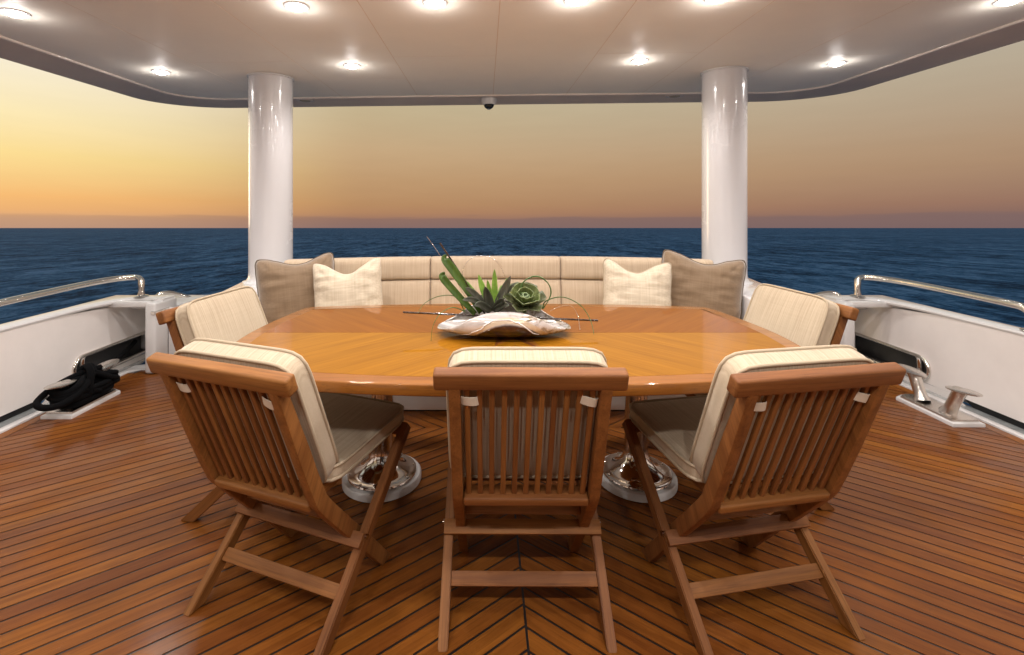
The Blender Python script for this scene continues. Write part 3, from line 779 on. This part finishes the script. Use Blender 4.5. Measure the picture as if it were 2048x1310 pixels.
def add_cushion(name, w, l, t, parent, Mx, m='linen', pm='piping', bulge=.012):
    me_, pips = cushionm(w, l, t, bulge)
    c = link(name, me_, m, parent, Mx)
    for p in pips: link('piping', p, pm, c)
    return c

# ------------------------------------------------------------------ folding chair
chair = empty('folding_chair')
TT = 'teak'
for sg in (-1, 1):
    # back post: reclined above the seat, bends forward to the front foot
    pr = [(-.1015, .786), (-.03, .612), (.040, .443), (.080, .374), (.24, .186), (.398, .0)]
    ctr = [Vector((y, z)) for y, z in pr]
    dense = [Vector((p.x, p.y)) for p in catmull([(a.x, a.y, 0) for a in ctr], 5)]
    L_, R_ = [], []
    for i, p in enumerate(dense):
        a = dense[max(0, i - 1)]; b_ = dense[min(len(dense) - 1, i + 1)]; T = (b_ - a).normalized(); nv = Vector((T.y, -T.x)) * -1
        hw = .0165 + .0055 * min(1, max(0, (.78 - p.y) / .2))
        L_.append(p + nv * hw); R_.append(p - nv * hw)
    # cut the foot flat on the deck
    for A in (L_, R_):
        q = A[-1]; pq = A[-2]; t_ = (0 - pq.y) / (q.y - pq.y) if abs(q.y - pq.y) > 1e-6 else 1; A[-1] = pq + (q - pq) * t_
    bm = bmesh.new(); x0, x1 = (.183, .214)
    rings = []
    for l_, r_ in zip(L_, R_):
        rings.append([bm.verts.new(v) for v in ((x0, l_.x, l_.y), (x1, l_.x, l_.y), (x1, r_.x, r_.y), (x0, r_.x, r_.y))])
    for a, b_ in zip(rings, rings[1:]):
        for k in range(4): bm.faces.new((a[k], a[(k + 1) % 4], b_[(k + 1) % 4], b_[k]))
    bm.faces.new(rings[0][::-1]); bm.faces.new(rings[-1])
    bmesh.ops.recalc_face_normals(bm, faces=bm.faces)
    le = [e for e in bm.edges if abs(e.verts[0].co.x - e.verts[1].co.x) < 1e-6 and len(e.link_faces) == 2 and e.calc_face_angle(0) > .5]
    bmesh.ops.bevel(bm, geom=le, offset=.003, segments=2, affect='EDGES', profile=.5)
    for v_ in bm.verts: v_.co.x *= sg
    # local frame so the grain runs along the post
    Rm = Matrix.Rotation(R(62), 4, 'X'); G = Rm @ Matrix.Rotation(R(90), 4, 'Z')
    me_ = from_bm('post', bm); me_.transform(G.inverted())
    link('back_post', me_, TT, chair, G)
    # seat leg: rear foot up to the seat front
    a = Vector((sg * .238, .012, 0)); b_ = Vector((sg * .238, .486, .445))
    bm = bmesh.new(); T = (b_ - a).normalized(); nv = Vector((0, -T.z, T.y)) * .0205
    lo_ = [a + nv, a - nv]; lo_[0] = lo_[0] - T * (lo_[0].z / T.z); lo_[1] = lo_[1] - T * (lo_[1].z / T.z)
    qs = [lo_[0], lo_[1], b_ - nv, b_ + nv]
    v0 = [bm.verts.new((q.x - .014, q.y, q.z)) for q in qs]; v1 = [bm.verts.new((q.x + .014, q.y, q.z)) for q in qs]
    bm.faces.new(v0); bm.faces.new(v1[::-1])
    for k in range(4): bm.faces.new((v0[k], v1[k], v1[(k + 1) % 4], v0[(k + 1) % 4]))
    bmesh.ops.recalc_face_normals(bm, faces=bm.faces); bmesh.ops.bevel(bm, geom=bm.edges[:], offset=.003, segments=2, affect='EDGES')
    G = Matrix.Rotation(math.atan2(T.z, T.y), 4, 'X') @ Matrix.Rotation(R(90), 4, 'Z')
    me_ = from_bm('leg', bm); me_.transform(G.inverted()); link('seat_leg', me_, TT, chair, G)
    bar('seat_side', (sg * .172, .075, .408), (sg * .172, .485, .430), .022, .034, TT, chair)
    # hinge pin
    Mx = Matrix.Translation((sg * .253, .215, .212)) @ Matrix.Rotation(R(90), 4, 'Y')
    link('hinge_bolt', lathem([(.0001, -.004), (.008, -.004), (.008, .004), (.0001, .005)], 10), 'chrome', chair, Mx)
BT = math.atan2(.154, .38)
def tilted(Mloc, ax=R(20)): return Mloc
# top rail, leaning with the back
rm = boxm(.506, .038, .052, .008, 3)
link('top_rail', rm, TT, chair, Matrix.Translation((0, -.104, .799)) @ Matrix.Rotation(R(20), 4, 'X'))
for i in range(-5, 6):
    bar('slat', (i * .0333, .058, .400), (i * .0333, -.094, .778), .015, .013, TT, chair, up=(0, 1, 0), bev=.002, seg=1)
bar('lower_back_rail', (-.1825, .062, .394), (.1825, .062, .394), .056, .028, TT, chair, up=(0, -.30, 1), bev=.007, seg=3)
bar('front_seat_rail', (-.2235, .478, .425), (.2235, .478, .425), .022, .034, TT, chair)
bar('post_crosspiece', (-.1825, .172, .287), (.1825, .172, .287), .018, .036, TT, chair, up=(0, .5, .8))
bar('leg_crosspiece', (-.252, .192, .212), (.252, .192, .212), .016, .042, TT, chair, up=(0, .72, .69), bev=.002)
bar('foot_stretcher', (-.2235, .116, .103), (.2235, .116, .103), .018, .038, TT, chair, up=(0, .72, .69), bev=.002)
for k in range(6):
    y = .12 + k * .062; bar('seat_slat', (-.16, y, .421 + k * .003), (.16, y, .421 + k * .003), .048, .012, TT, chair)
for sg in (-1, 1):
    Mx, _ = frame((sg * .238 - .01, .1855, .2052), (sg * .238 + .01, .1855, .2052), up=(0, -.69, .72))
    link('dowel_plug', lathem([(.0068, -.001), (.0068, .0022), (.0001, .0026)], 12), 'stick', chair, Matrix.Translation((sg * .238, .1862, .2068)) @ Matrix.Rotation(R(43.8), 4, 'X'))
# cushions
nb = Vector((0, .927, .375)); ub = Vector((0, -.375, .927))
def backframe(c): 
    x = Vector((1, 0, 0)); Mx = Matrix((x, ub, x.cross(ub))).transposed().to_4x4(); Mx.translation = c; return Mx
cc = Vector((0, .0625, .435)) + ub * .208 + nb * .047
add_cushion('back_cushion', .440, .428, .062, chair, backframe(cc), bulge=.010)
add_cushion('seat_cushion', .452, .44, .046, chair, Matrix.Translation((0, .305, .468)) @ Matrix.Rotation(R(2.2), 4, 'X'), bulge=.008)
# tie straps hooked round the outer slats
for sg, tl in ((-1, -8), (1, 6)):
    w_ = []
    prof = [(.020, -.030), (.006, -.032), (-.010, -.026), (-.019, -.012), (-.021, .004), (-.016, .016)]
    pts = [(-.026, .030), (-.030, .008), (-.026, -.012), (.0, -.0195), (.020, -.016), (.025, .004), (.018, .020)]
    V, F = [], []
    pp_ = catmull([(a, b_, 0) for a, b_ in pts], 4)
    for i, p in enumerate(pp_):
        dz = -.0034 * i * .25
        for hz in (-.0135, .0135):
            for th in (0, .0022):
                V.append((p.x, p.y + th, hz + dz))
    for i in range(len(pp_) - 1):
        a = i * 4; b_ = a + 4
        F += [(a, a + 2, b_ + 2, b_), (a + 1, b_ + 1, b_ + 3, a + 3), (a, b_, b_ + 1, a + 1), (a + 2, a + 3, b_ + 3, b_ + 2)]
    link('tie_strap', mesh('strap', V, F, 50), 'strap', chair, Matrix.Translation((sg * .160, -.074, .748)) @ Matrix.Rotation(R(20), 4, 'X') @ Matrix.Rotation(R(tl), 4, 'Y'))
ck = kids(chair)
CH = [(.009, 1.356, -.007, 'slatted teak folding chair in the middle, back to the camera, in front of the bowl'),
      (-.794, 1.391, -.36, 'slatted teak folding chair at the front left corner of the table, seen from behind'),
      (.74, 1.351, .181, 'slatted teak folding chair at the front right corner of the table, seen from behind'),
      (-1.262, 2.14, -R(98.6), 'teak folding chair tucked in at the left end of the table by the roped bollard'),
      (1.278, 2.21, R(97.4), 'teak folding chair tucked in at the right end of the table by the bare bollard')]
for i, (x, y, a, lb) in enumerate(CH):
    o = chair if i == 0 else copy_thing(chair, ck)
    o.location = (x, y, 0); o.rotation_euler = (0, 0, a); tag(o, lb, 'chair', 'teak folding chairs around the dining table')

# ------------------------------------------------------------------ table
TY = 1.915
tb = empty('dining_table', (0, TY, 0)); tag(tb, 'large varnished wooden dining table with chevron veneer on two chrome pedestals', 'table')
half = []
def tpt(x, y): return (x, y - TY)
right = [(0, 1.362), (.25, 1.367), (.5, 1.387), (.75, 1.425), (.90, 1.455), (.965, 1.49), (1.0, 1.555), (1.035, 1.72), (1.052, 1.915), (1.038, 2.12), (1.005, 2.33), (.985, 2.372), (.95, 2.392), (.75, 2.425), (.5, 2.45), (.25, 2.464), (0, 2.468)]
rc = catmull([(a, b_ - TY, 0) for a, b_ in right], 3)
ol = [(p.x, p.y) for p in rc] + [(-p.x, p.y) for p in rc[-2:0:-1]]
link('table_top', prismm(ol, .704, .7395, .005, 3, edges='rim'), 'edge', tb)
def inset(poly, d):
    o = []; n = len(poly)
    for i in range(n):
        a, p, b_ = Vector(poly[i - 1]), Vector(poly[i]), Vector(poly[(i + 1) % n]); T = (b_ - a).normalized(); o.append((p.x - T.y * d, p.y + T.x * d))
    return o
inn = inset(ol, .062)
for sx_ in (-1, 1):
    for sy_ in (-1, 1):
        p = clip(clip(inn, -sx_, 0, -.0008), 0, -sy_, -.0008)
        q = []
        for a in p:
            if not q or (abs(a[0] - q[-1][0]) + abs(a[1] - q[-1][1])) > 1e-4: q.append(a)
        n = len(q); V = [(x, y, .7401) for x, y in q] + [(x, y, .7390) for x, y in q]
        link('veneer_panel', mesh('vp', V, [tuple(range(n))] + [(k, n + k, n + (k + 1) % n, (k + 1) % n) for k in range(n)], 0), 'veneer_front' if sy_ < 0 else 'veneer_back', tb)
# star inlay under the bowl
for k in range(8):
    a = k * math.pi / 4 + math.pi / 8; L1 = .20 if k % 2 else .27
    c, s_ = math.cos(a), math.sin(a); wv = math.pi / 8
    V = [(0, 0, .7404), (.085 * math.cos(a - wv), .085 * math.sin(a - wv), .7404), (L1 * c, L1 * s_, .7404), (.085 * math.cos(a + wv), .085 * math.sin(a + wv), .7404)]
    link('star_inlay', mesh('star', V, [(0, 1, 2)], 0), 'inlay', tb)
    link('star_inlay', mesh('star', [V[0], V[2], V[3]], [(0, 1, 2)], 0), 'edge', tb)
for sx_ in (-1, 1):
    Mx = Matrix.Translation((sx_ * .577, 2.178 - TY, 0))
    ped = link('pedestal', lathem([(.150, .036), (.155, .040), (.153, .046), (.140, .050), (.130, .049), (.115, .054), (.085, .072), (.062, .10), (.052, .135), (.049, .16), (.050, .165), (.050, .62), (.056, .625), (.056, .66), (.105, .668), (.11, .697)], 48, 50), 'chrome', tb, Mx)
    link('pedestal_plinth', lathem([(.170, 0.0005), (.176, .004), (.176, .028), (.171, .034), (.15, .0355)], 48), 'white', ped)
    for k in range(8):
        a = k * math.pi / 4 + .3
        link('bolt', lathem([(.006, .0), (.006, .003), (.0001, .005)], 8), 'chrome', ped, Matrix.Translation((.142 * math.cos(a), .142 * math.sin(a), .049)))

# ------------------------------------------------------------------ settee
st_ = empty('settee', (0, 2.9, 0)); tag(st_, 'curved built-in settee in striped beige linen along the stern behind the table', 'settee')
off = Matrix.Translation((0, -2.9, 0))
link('kick_plate', mesh('kp', [(-1.45, 2.68, .001), (1.45, 2.68, .001), (1.45, 2.68, .092), (-1.45, 2.68, .092)], [(0, 1, 2, 3)], 0), 'chrome', st_, off)
o = link('base', boxm(2.88, .70, .325, .01, 2), 'white', st_, off @ Matrix.Translation((0, 3.025, .26)))
o = link('base_foot', boxm(2.86, .60, .09, .0, 2), 'dark', st_, off @ Matrix.Translation((0, 3.0, .0465)))
def backy(x): return 3.27 - .105 * x * x
def roll(name, x0, x1, z0, z1, t, y_of, lean, m='linen_settee'):
    n1_, n2_ = 26, 28; V, F = [], []; L_ = x1 - x0; Hh = z1 - z0
    for i in range(n1_ + 1):
        u = i / n1_; ue = math.sin((u - .5) * math.pi) * .5 + .5; x = x0 + L_ * ue
        e = min(ue, 1 - ue) * L_; sh = 1 - (1 - min(1, e / .035)) ** 2.4 if e < .035 else 1; sh = .55 + .45 * math.sqrt(max(0, sh))
        if i in (0, n1_): sh = .5
        for k in range(n2_):
            a = 2 * math.pi * k / n2_; c, s2 = math.cos(a), math.sin(a); p = 5.0
            rad = (abs(c) ** p + abs(s2) ** p) ** (-1 / p)
            dy = t / 2 * c * rad * sh; dz = Hh / 2 * s2 * rad * (.93 + .07 * sh) 
            zz = (z0 + z1) / 2 + dz
            pucker = .0022 * noise.noise(Vector((x * 9, zz * 20, 1)))
            V.append((x, y_of(x) + dy + (zz - .45) * lean + pucker, zz))
    for i in range(n1_):
        for k in range(n2_): F.append((i * n2_ + k, i * n2_ + (k + 1) % n2_, (i + 1) * n2_ + (k + 1) % n2_, (i + 1) * n2_ + k))
    F.append(tuple(range(n2_))[::-1]); F.append(tuple(n1_ * n2_ + k for k in range(n2_)))
    bm = bmesh.new(); me_ = mesh('r', V, F, 0); bm.from_mesh(me_)
    return link(name, from_bm('roll', bm, 60), m, st_, off)
edges = [(-1.40, -.479), (-.4785, .4025), (.403, 1.36)]
for a, b_ in edges:
    roll('upper_back_cushion', a, b_, .741, .888, .13, lambda x: backy(x), .10)
    roll('lower_back_cushion', a, b_, .44, .7405, .125, lambda x: backy(x) - .004, .10)
V, F = [], []
for i in range(25):
    x = -1.42 + 2.84 * i / 24; y = backy(x)
    for dy, z in ((.085, .12), (.085, .4), (.122, .86), (.14, .86), (.14, .12)): V.append((x, y + dy, z))
for i in range(24):
    for k in range(5): F.append((i * 5 + k, i * 5 + (k + 1) % 5, (i + 1) * 5 + (k + 1) % 5, (i + 1) * 5 + k))
bm = bmesh.new(); me_ = mesh('b', V, F, 0); bm.from_mesh(me_); link('back_board', from_bm('bb', bm), 'white', st_, off)
for a, b_ in ((-1.44, -.482), (-.476, .402), (.408, 1.44)):
    me_, pips = cushionm(b_ - a, .56, .07, .014)
    c = link('seat_cushion', me_, 'linen_settee', st_, off @ Matrix.Translation(((a + b_) / 2, 2.90, .459)))
    for p in pips: link('piping', p, 'piping', c)

# ------------------------------------------------------------------ throw pillows
def pillow(name, w, l, t, loc, rot, m, label, group, seed, dent=.05, pipe=None, ears=.0):
    n = 44; V, F = [], []; rnd = random.Random(seed)
    def pt(i, j, side):
        u, v = -1 + 2 * i / n, -1 + 2 * j / n
        mx = max(abs(u), abs(v), 1e-6); ks = mx / ((abs(u) ** 9 + abs(v) ** 9) ** (1 / 9) + 1e-9)
        us, vs = u * ks, v * ks
        x = w / 2 * us * (1 - .06 * (1 - v * v)); y = l / 2 * vs * (1 - .06 * (1 - u * u))
        y -= dent * math.exp(-(u * 1.9 + .12 * (seed % 3 - 1)) ** 2) * max(0, (v + .4) / 1.4) ** 1.6
        y += ears * (u * u) * max(0, v) 
        th = t / 2 * ((1 - u ** 6) * (1 - v ** 6)) ** .6 * (1 - .18 * (u * u + v * v)) * 1.12
        th *= 1 - .22 * math.exp(-(u * 2.6) ** 2) * max(0, v)
        k = (1 - u ** 6) * (1 - v ** 6)
        wr = noise.noise(Vector((x * 9 + seed, y * 26, side))) * .016 * k * (abs(u) ** 1.2 + .2) + noise.noise(Vector((x * 22, y * 10 + seed, side))) * .005 * k + .004 * k * noise.noise(Vector((x * 6, y * 6, seed)))
        return (x + .004 * noise.noise(Vector((y * 20, seed, 0))), y + .003 * noise.noise(Vector((x * 20, 0, seed))), side * (th + wr) if 0 < i < n and 0 < j < n else 0)
    idx = {}
    for side in (1, -1):
        for i in range(n + 1):
            for j in range(n + 1):
                edge = i in (0, n) or j in (0, n)
                if edge and side < 0: idx[(i, j, -1)] = idx[(i, j, 1)]; continue
                idx[(i, j, side)] = len(V); V.append(pt(i, j, side))
        for i in range(n):
            for j in range(n):
                q = (idx[(i, j, side)], idx[(i + 1, j, side)], idx[(i + 1, j + 1, side)], idx[(i, j + 1, side)])
                F.append(q if side > 0 else q[::-1])
    o = link(name, mesh('pillow', V, F, 179), m); o.location = loc; o.rotation_euler = rot
    tag(o, label, 'pillow', group)
    if pipe:
        per = [(i, 0) for i in range(n)] + [(n, j) for j in range(n)] + [(n - i, n) for i in range(n)] + [(0, n - j) for j in range(n)]
        link('piping', tubem([V[idx[(i, j, 1)]] for i, j in per], .0042, 6, closed=True), pipe, o)
    return o
pillow('throw_pillow', .475, .47, .17, (-1.275, 2.985, .695), (R(79), R(-4), R(24)), 'taupe', 'taupe brown throw pillow at the left end of the settee', 'throw pillows on the settee', 3, .045, 'taupe_edge', .01)
pillow('throw_pillow', .43, .44, .15, (-.945, 2.93, .690), (R(77), R(-5), R(6)), 'cream', 'cream woollen throw pillow with a notched top, on the left of the settee', 'throw pillows on the settee', 4, .075, None, .012)
pillow('throw_pillow', .50, .47, .17, (1.245, 3.02, .700), (R(79), R(6), R(-22)), 'taupe', 'taupe brown throw pillow at the right end of the settee', 'throw pillows on the settee', 6, .05, 'taupe_edge', .01)
pillow('throw_pillow', .43, .44, .15, (.825, 2.95, .685), (R(77), R(4), R(-5)), 'cream', 'cream woollen throw pillow with a notched top, on the right of the settee', 'throw pillows on the settee', 8, .07, 'piping', .012)

# ------------------------------------------------------------------ glass bowl
BX, BY, BZ = -.035, 1.890, .7405
V, F = [], []; nu, nv_ = 56, 40
LH = .262
for i in range(nu + 1):
    u = -1 + 2 * i / nu; au = abs(u)
    thm = R(52 + 88 * (1 - au ** 2.2)); a_ = .130 * (1 - .32 * au ** 2.4); b2 = .057 * (1 - .12 * au ** 2)
    zc = b2 + .004 + .026 * au ** 2.6
    for j in range(nv_ + 1):
        th = thm * (-1 + 2 * j / nv_)
        fl = 1 + .0 * u
        sn, cs = math.sin(th), math.cos(th); y = a_ * math.copysign(abs(sn) ** .8, sn); z = zc - b2 * math.copysign(abs(cs) ** .85, cs)
        x = LH * u * (1 - .22 * (abs(th) / thm) ** 2 * (1 if au > .5 else au / .5))
        if th > 0: z += .010 * (1 - au) * (th / thm) ** 3
        V.append((x, y, z))
for i in range(nu):
    for j in range(nv_):
        q = i * (nv_ + 1) + j; F.append((q, q + nv_ + 1, q + nv_ + 2, q + 1))
bw = link('glass_bowl', mesh('bowl', V, F, 179), 'bowl', None, Matrix.Translation((BX, BY, BZ)))
sm = bw.modifiers.new('s', 'SOLIDIFY'); sm.thickness = .0045; sm.offset = 0
tag(bw, 'folded pearly glass bowl with a dark iridescent belly in the middle of the table', 'bowl')
# swoosh ridge and soil inside
rg = [V[int((i / 20 * .62 + .14) * nu) * (nv_ + 1) + int(nv_ * (.5 - .5 * (.16 + .62 * math.sin(math.pi * (i / 20 * .85 + .02)))))] for i in range(21)]
link('glass_ridge', tubem(catmull([(p[0], p[1] - .003, p[2]) for p in rg], 2), .0022, 6), 'white_gloss', bw)
me_ = lathem([(.0001, .062), (.04, .066), (.075, .058), (.09, .045)], 20)
for v_ in me_.vertices: v_.co.x *= 1.75
link('potting_moss', me_, simple('moss', (.02, .018, .012), .9, bump=1, bscale=80), bw)

# ------------------------------------------------------------------ plants
def leaf(name, pts, width, m, parent, prof, cup=.25, n=12, up=(0, -1, .2), thick=.0015):
    c = catmull(pts, n); V, F = [], []; N_ = len(c); upv = Vector(up)
    for i, p in enumerate(c):
        a = c[max(0, i - 1)]; b_ = c[min(N_ - 1, i + 1)]; T = (b_ - a).normalized(); s2 = T.cross(upv).normalized(); nn2 = s2.cross(T)
        w_ = width / 2 * prof(i / (N_ - 1))
        for q in (-1, -.5, 0, .5, 1): V.append(p + s2 * w_ * q + nn2 * (w_ * cup * abs(q)))
    for i in range(N_ - 1):
        for k in range(4): F.append((i * 5 + k, i * 5 + k + 1, (i + 1) * 5 + k + 1, (i + 1) * 5 + k))
    o = link(name, mesh('leaf', V, F, 179), m, parent)
    s3 = o.modifiers.new('s', 'SOLIDIFY'); s3.thickness = thick; s3.offset = 0
    return o
def W(px, py, d=1.925):      # photo pixel at a distance -> point in the place (used only to lay the arrangement out)
    return Vector((-.11 + (px - 970) / 958 * d, d, 1.26 - (py - 405) / 958 * d))
tipw = lambda t: (math.sin(math.pi * min(1, t * .62 + .28)) ** .8) * (1 - t ** 7) + .02
strapw = lambda t: .50 + .50 * math.sin(math.pi * min(1, t * .8 + .1)) if t < .97 else .62
def plant(name, base, label, cat='plant', group=None):
    o = empty(name, base); tag(o, label, cat, group); o['_b'] = 1; del o['_b']; return o
def rel(o, pts): return [Vector(p) - o.location for p in pts]
p1 = plant('lime_succulent', W(990, 628), 'bright green pointed-leaf succulent standing in the middle of the glass bowl')
for tip, w_, dd_ in (((957, 549), .027, .0), ((989, 538), .024, .02), ((1014, 556), .022, .01), ((935, 563), .016, -.02), ((975, 560), .022, .03), ((1003, 570), .022, -.02)):
    b0 = W(990 + (tip[0] - 990) * .12, 618); t_ = W(*tip, 1.925 - dd_); md = b0.lerp(t_, .5) + Vector(((tip[0] - 990) * .00028, 0, .006))
    leaf('leaf', rel(p1, [b0, md, t_]), w_, 'leaf_lime', p1, tipw, .35)
p2 = plant('dark_agave', W(985, 630), 'dusky purple-green agave with spread pointed leaves in the glass bowl')
for tip, w_, dd_ in (((931, 575), .026, .03), ((925, 600), .024, .06), ((970, 573), .036, .05), ((1021, 552), .032, .02), ((1030, 565), .014, .0), ((962, 590), .03, -.04), ((1008, 598), .03, .07), ((948, 612), .03, .09), ((1018, 612), .026, .09)):
    b0 = W(985 + (tip[0] - 985) * .1, 622); t_ = W(*tip, 1.925 - dd_); md = b0.lerp(t_, .5) + Vector(((tip[0] - 985) * .0002, 0, .004 + .0003 * abs(tip[0] - 985)))
    leaf('leaf', rel(p2, [b0, md, t_]), w_, 'leaf_dark', p2, tipw, .4)
# echeveria rosette
p3 = plant('echeveria', W(1050, 628), 'grey-green rosette succulent with broad round leaves on the right of the glass bowl')
spoon = lambda t: .30 + .70 * math.sin(math.pi * min(1, max(0, t * .72 + .12))) ** 1.0 if t < .82 else .985 * math.sqrt(max(.002, 1 - ((t - .82) / .18) ** 2))
cr = Vector(rel(p3, [W(1048, 603)])[0])
ax = Vector((.10, -.55, .83)).normalized(); e1 = ax.orthogonal().normalized(); e2 = ax.cross(e1)
for ring_, (cnt, L_, op, w_, mm) in enumerate(((3, .030, R(20), .042, 'leaf_pale'), (4, .050, R(42), .058, 'leaf_rosette'), (5, .072, R(62), .066, 'leaf_rosette'), (6, .090, R(82), .060, 'leaf_dusk'))):
    for k in range(cnt):
        a = 2 * math.pi * (k + .37 * ring_) / cnt + .2; rd = e1 * math.cos(a) + e2 * math.sin(a)
        d0 = (ax * math.cos(op) + rd * math.sin(op)); t_ = cr + d0 * L_ + ax * .012; b0 = cr - ax * .012 * ring_ * .5
        md = b0.lerp(t_, .5) + rd * .010 - ax * .002
        leaf('leaf', [b0, md, t_], w_, mm, p3, spoon, .55, 7, up=tuple(-(ax * math.sin(op) - rd * math.cos(op)).normalized() * -1), thick=.003)
link('stem', tubem([rel(p3, [W(1050, 626)])[0], cr - ax * .015], .009, 8), 'leaf_rosette', p3)
# strap leaves
p4 = plant('strap_leaf', W(958, 622), 'long folded green strap leaf leaning left beside the dark stick')
leaf('blade', rel(p4, [W(962, 625), W(938, 585), W(905, 540), W(890, 520), W(893, 516, 1.94)]), .036, 'leaf_strap', p4, strapw, .55, up=(.3, -1, .2))
p5 = plant('strap_leaf', W(940, 622), 'shorter green strap leaf with a curled tip, leftmost in the bowl')
leaf('blade', rel(p5, [W(950, 628), W(920, 596), W(893, 566), W(884, 553), W(890, 549, 1.94)]), .030, 'leaf_strap', p5, strapw, .55, up=(.3, -1, .2))
def wisp(name, pts, r, m, label, cat, flat=False):
    o = empty(name, tuple(pts[0])); tag(o, label, cat)
    link('stem', tubem(rel(o, catmull(pts, 8)), r, 7, taper=lambda t: 1.1 - .6 * t), m, o); return o
def one(name, pts, r, m, label, cat, k=8, tp=None, group=None):
    me_ = tubem(catmull([Vector(p) - Vector(pts[0]) for p in pts], k), r, 7, taper=tp)
    o = link(name, me_, m); o.location = pts[0]; tag(o, label, cat, group); return o
tp_ = lambda t: 1.15 - .75 * t
one('grass_blade', [W(930, 624), W(912, 594), W(880, 592), W(850, 606), W(836, 626, 1.90)], .0022, 'stem', 'thin green grass blade arching left over the horizontal stick', 'grass blade', tp=tp_)
one('grass_blade', [W(928, 622, 1.90), W(905, 615, 1.86), W(880, 628, 1.83), W(866, 652, 1.81), W(862, 682, 1.80)], .0018, 'stem', 'thin green grass blade drooping to the table left of the bowl', 'grass blade', tp=tp_)
one('grass_blade', [W(1085, 618), W(1092, 602), W(1125, 594), W(1160, 610), W(1180, 638, 1.90), W(1188, 669, 1.86)], .0026, 'stem', 'thin green grass blade arching right and down beyond the bowl', 'grass blade', tp=tp_)
one('grass_blade', [W(1040, 600), W(1043, 570), W(1060, 555), W(1080, 554), W(1097, 568), W(1102, 585), W(1096, 602), W(1086, 617)], .0034, 'stem', 'twisted green grass blade looped above the rosette succulent', 'grass blade', tp=lambda t: 1 - .35 * t + .15 * math.sin(t * 20))
one('twig', [W(970, 628), W(925, 554), W(880, 486)], .0036, 'stick', 'dark upright twig leaning left above the strap leaves', 'twig')
one('twig', [W(806, 624.5), W(1000, 633), W(1196, 641)], .0040, 'stick', 'dark straight twig laid level across the glass bowl', 'twig', k=3)
one('wire', [W(945, 620), W(900, 541), W(854, 473)], .0009, 'wire', 'fine straight silver wire leaning far left above the bowl', 'wire')
one('wire', [W(962, 622), W(935, 575), W(925, 545), W(938, 520), W(963, 512), W(990, 520), W(1008, 548), W(1012, 580), W(1010, 620)], .0009, 'wire', 'fine silver wire bent in a tall loop above the succulents', 'wire')
one('wire', [W(1100, 622), W(1120, 613), W(1142, 612), W(1155, 630), W(1160, 660, 1.88)], .0007, 'wire', 'fine silver wire curling off the right end of the bowl', 'wire')
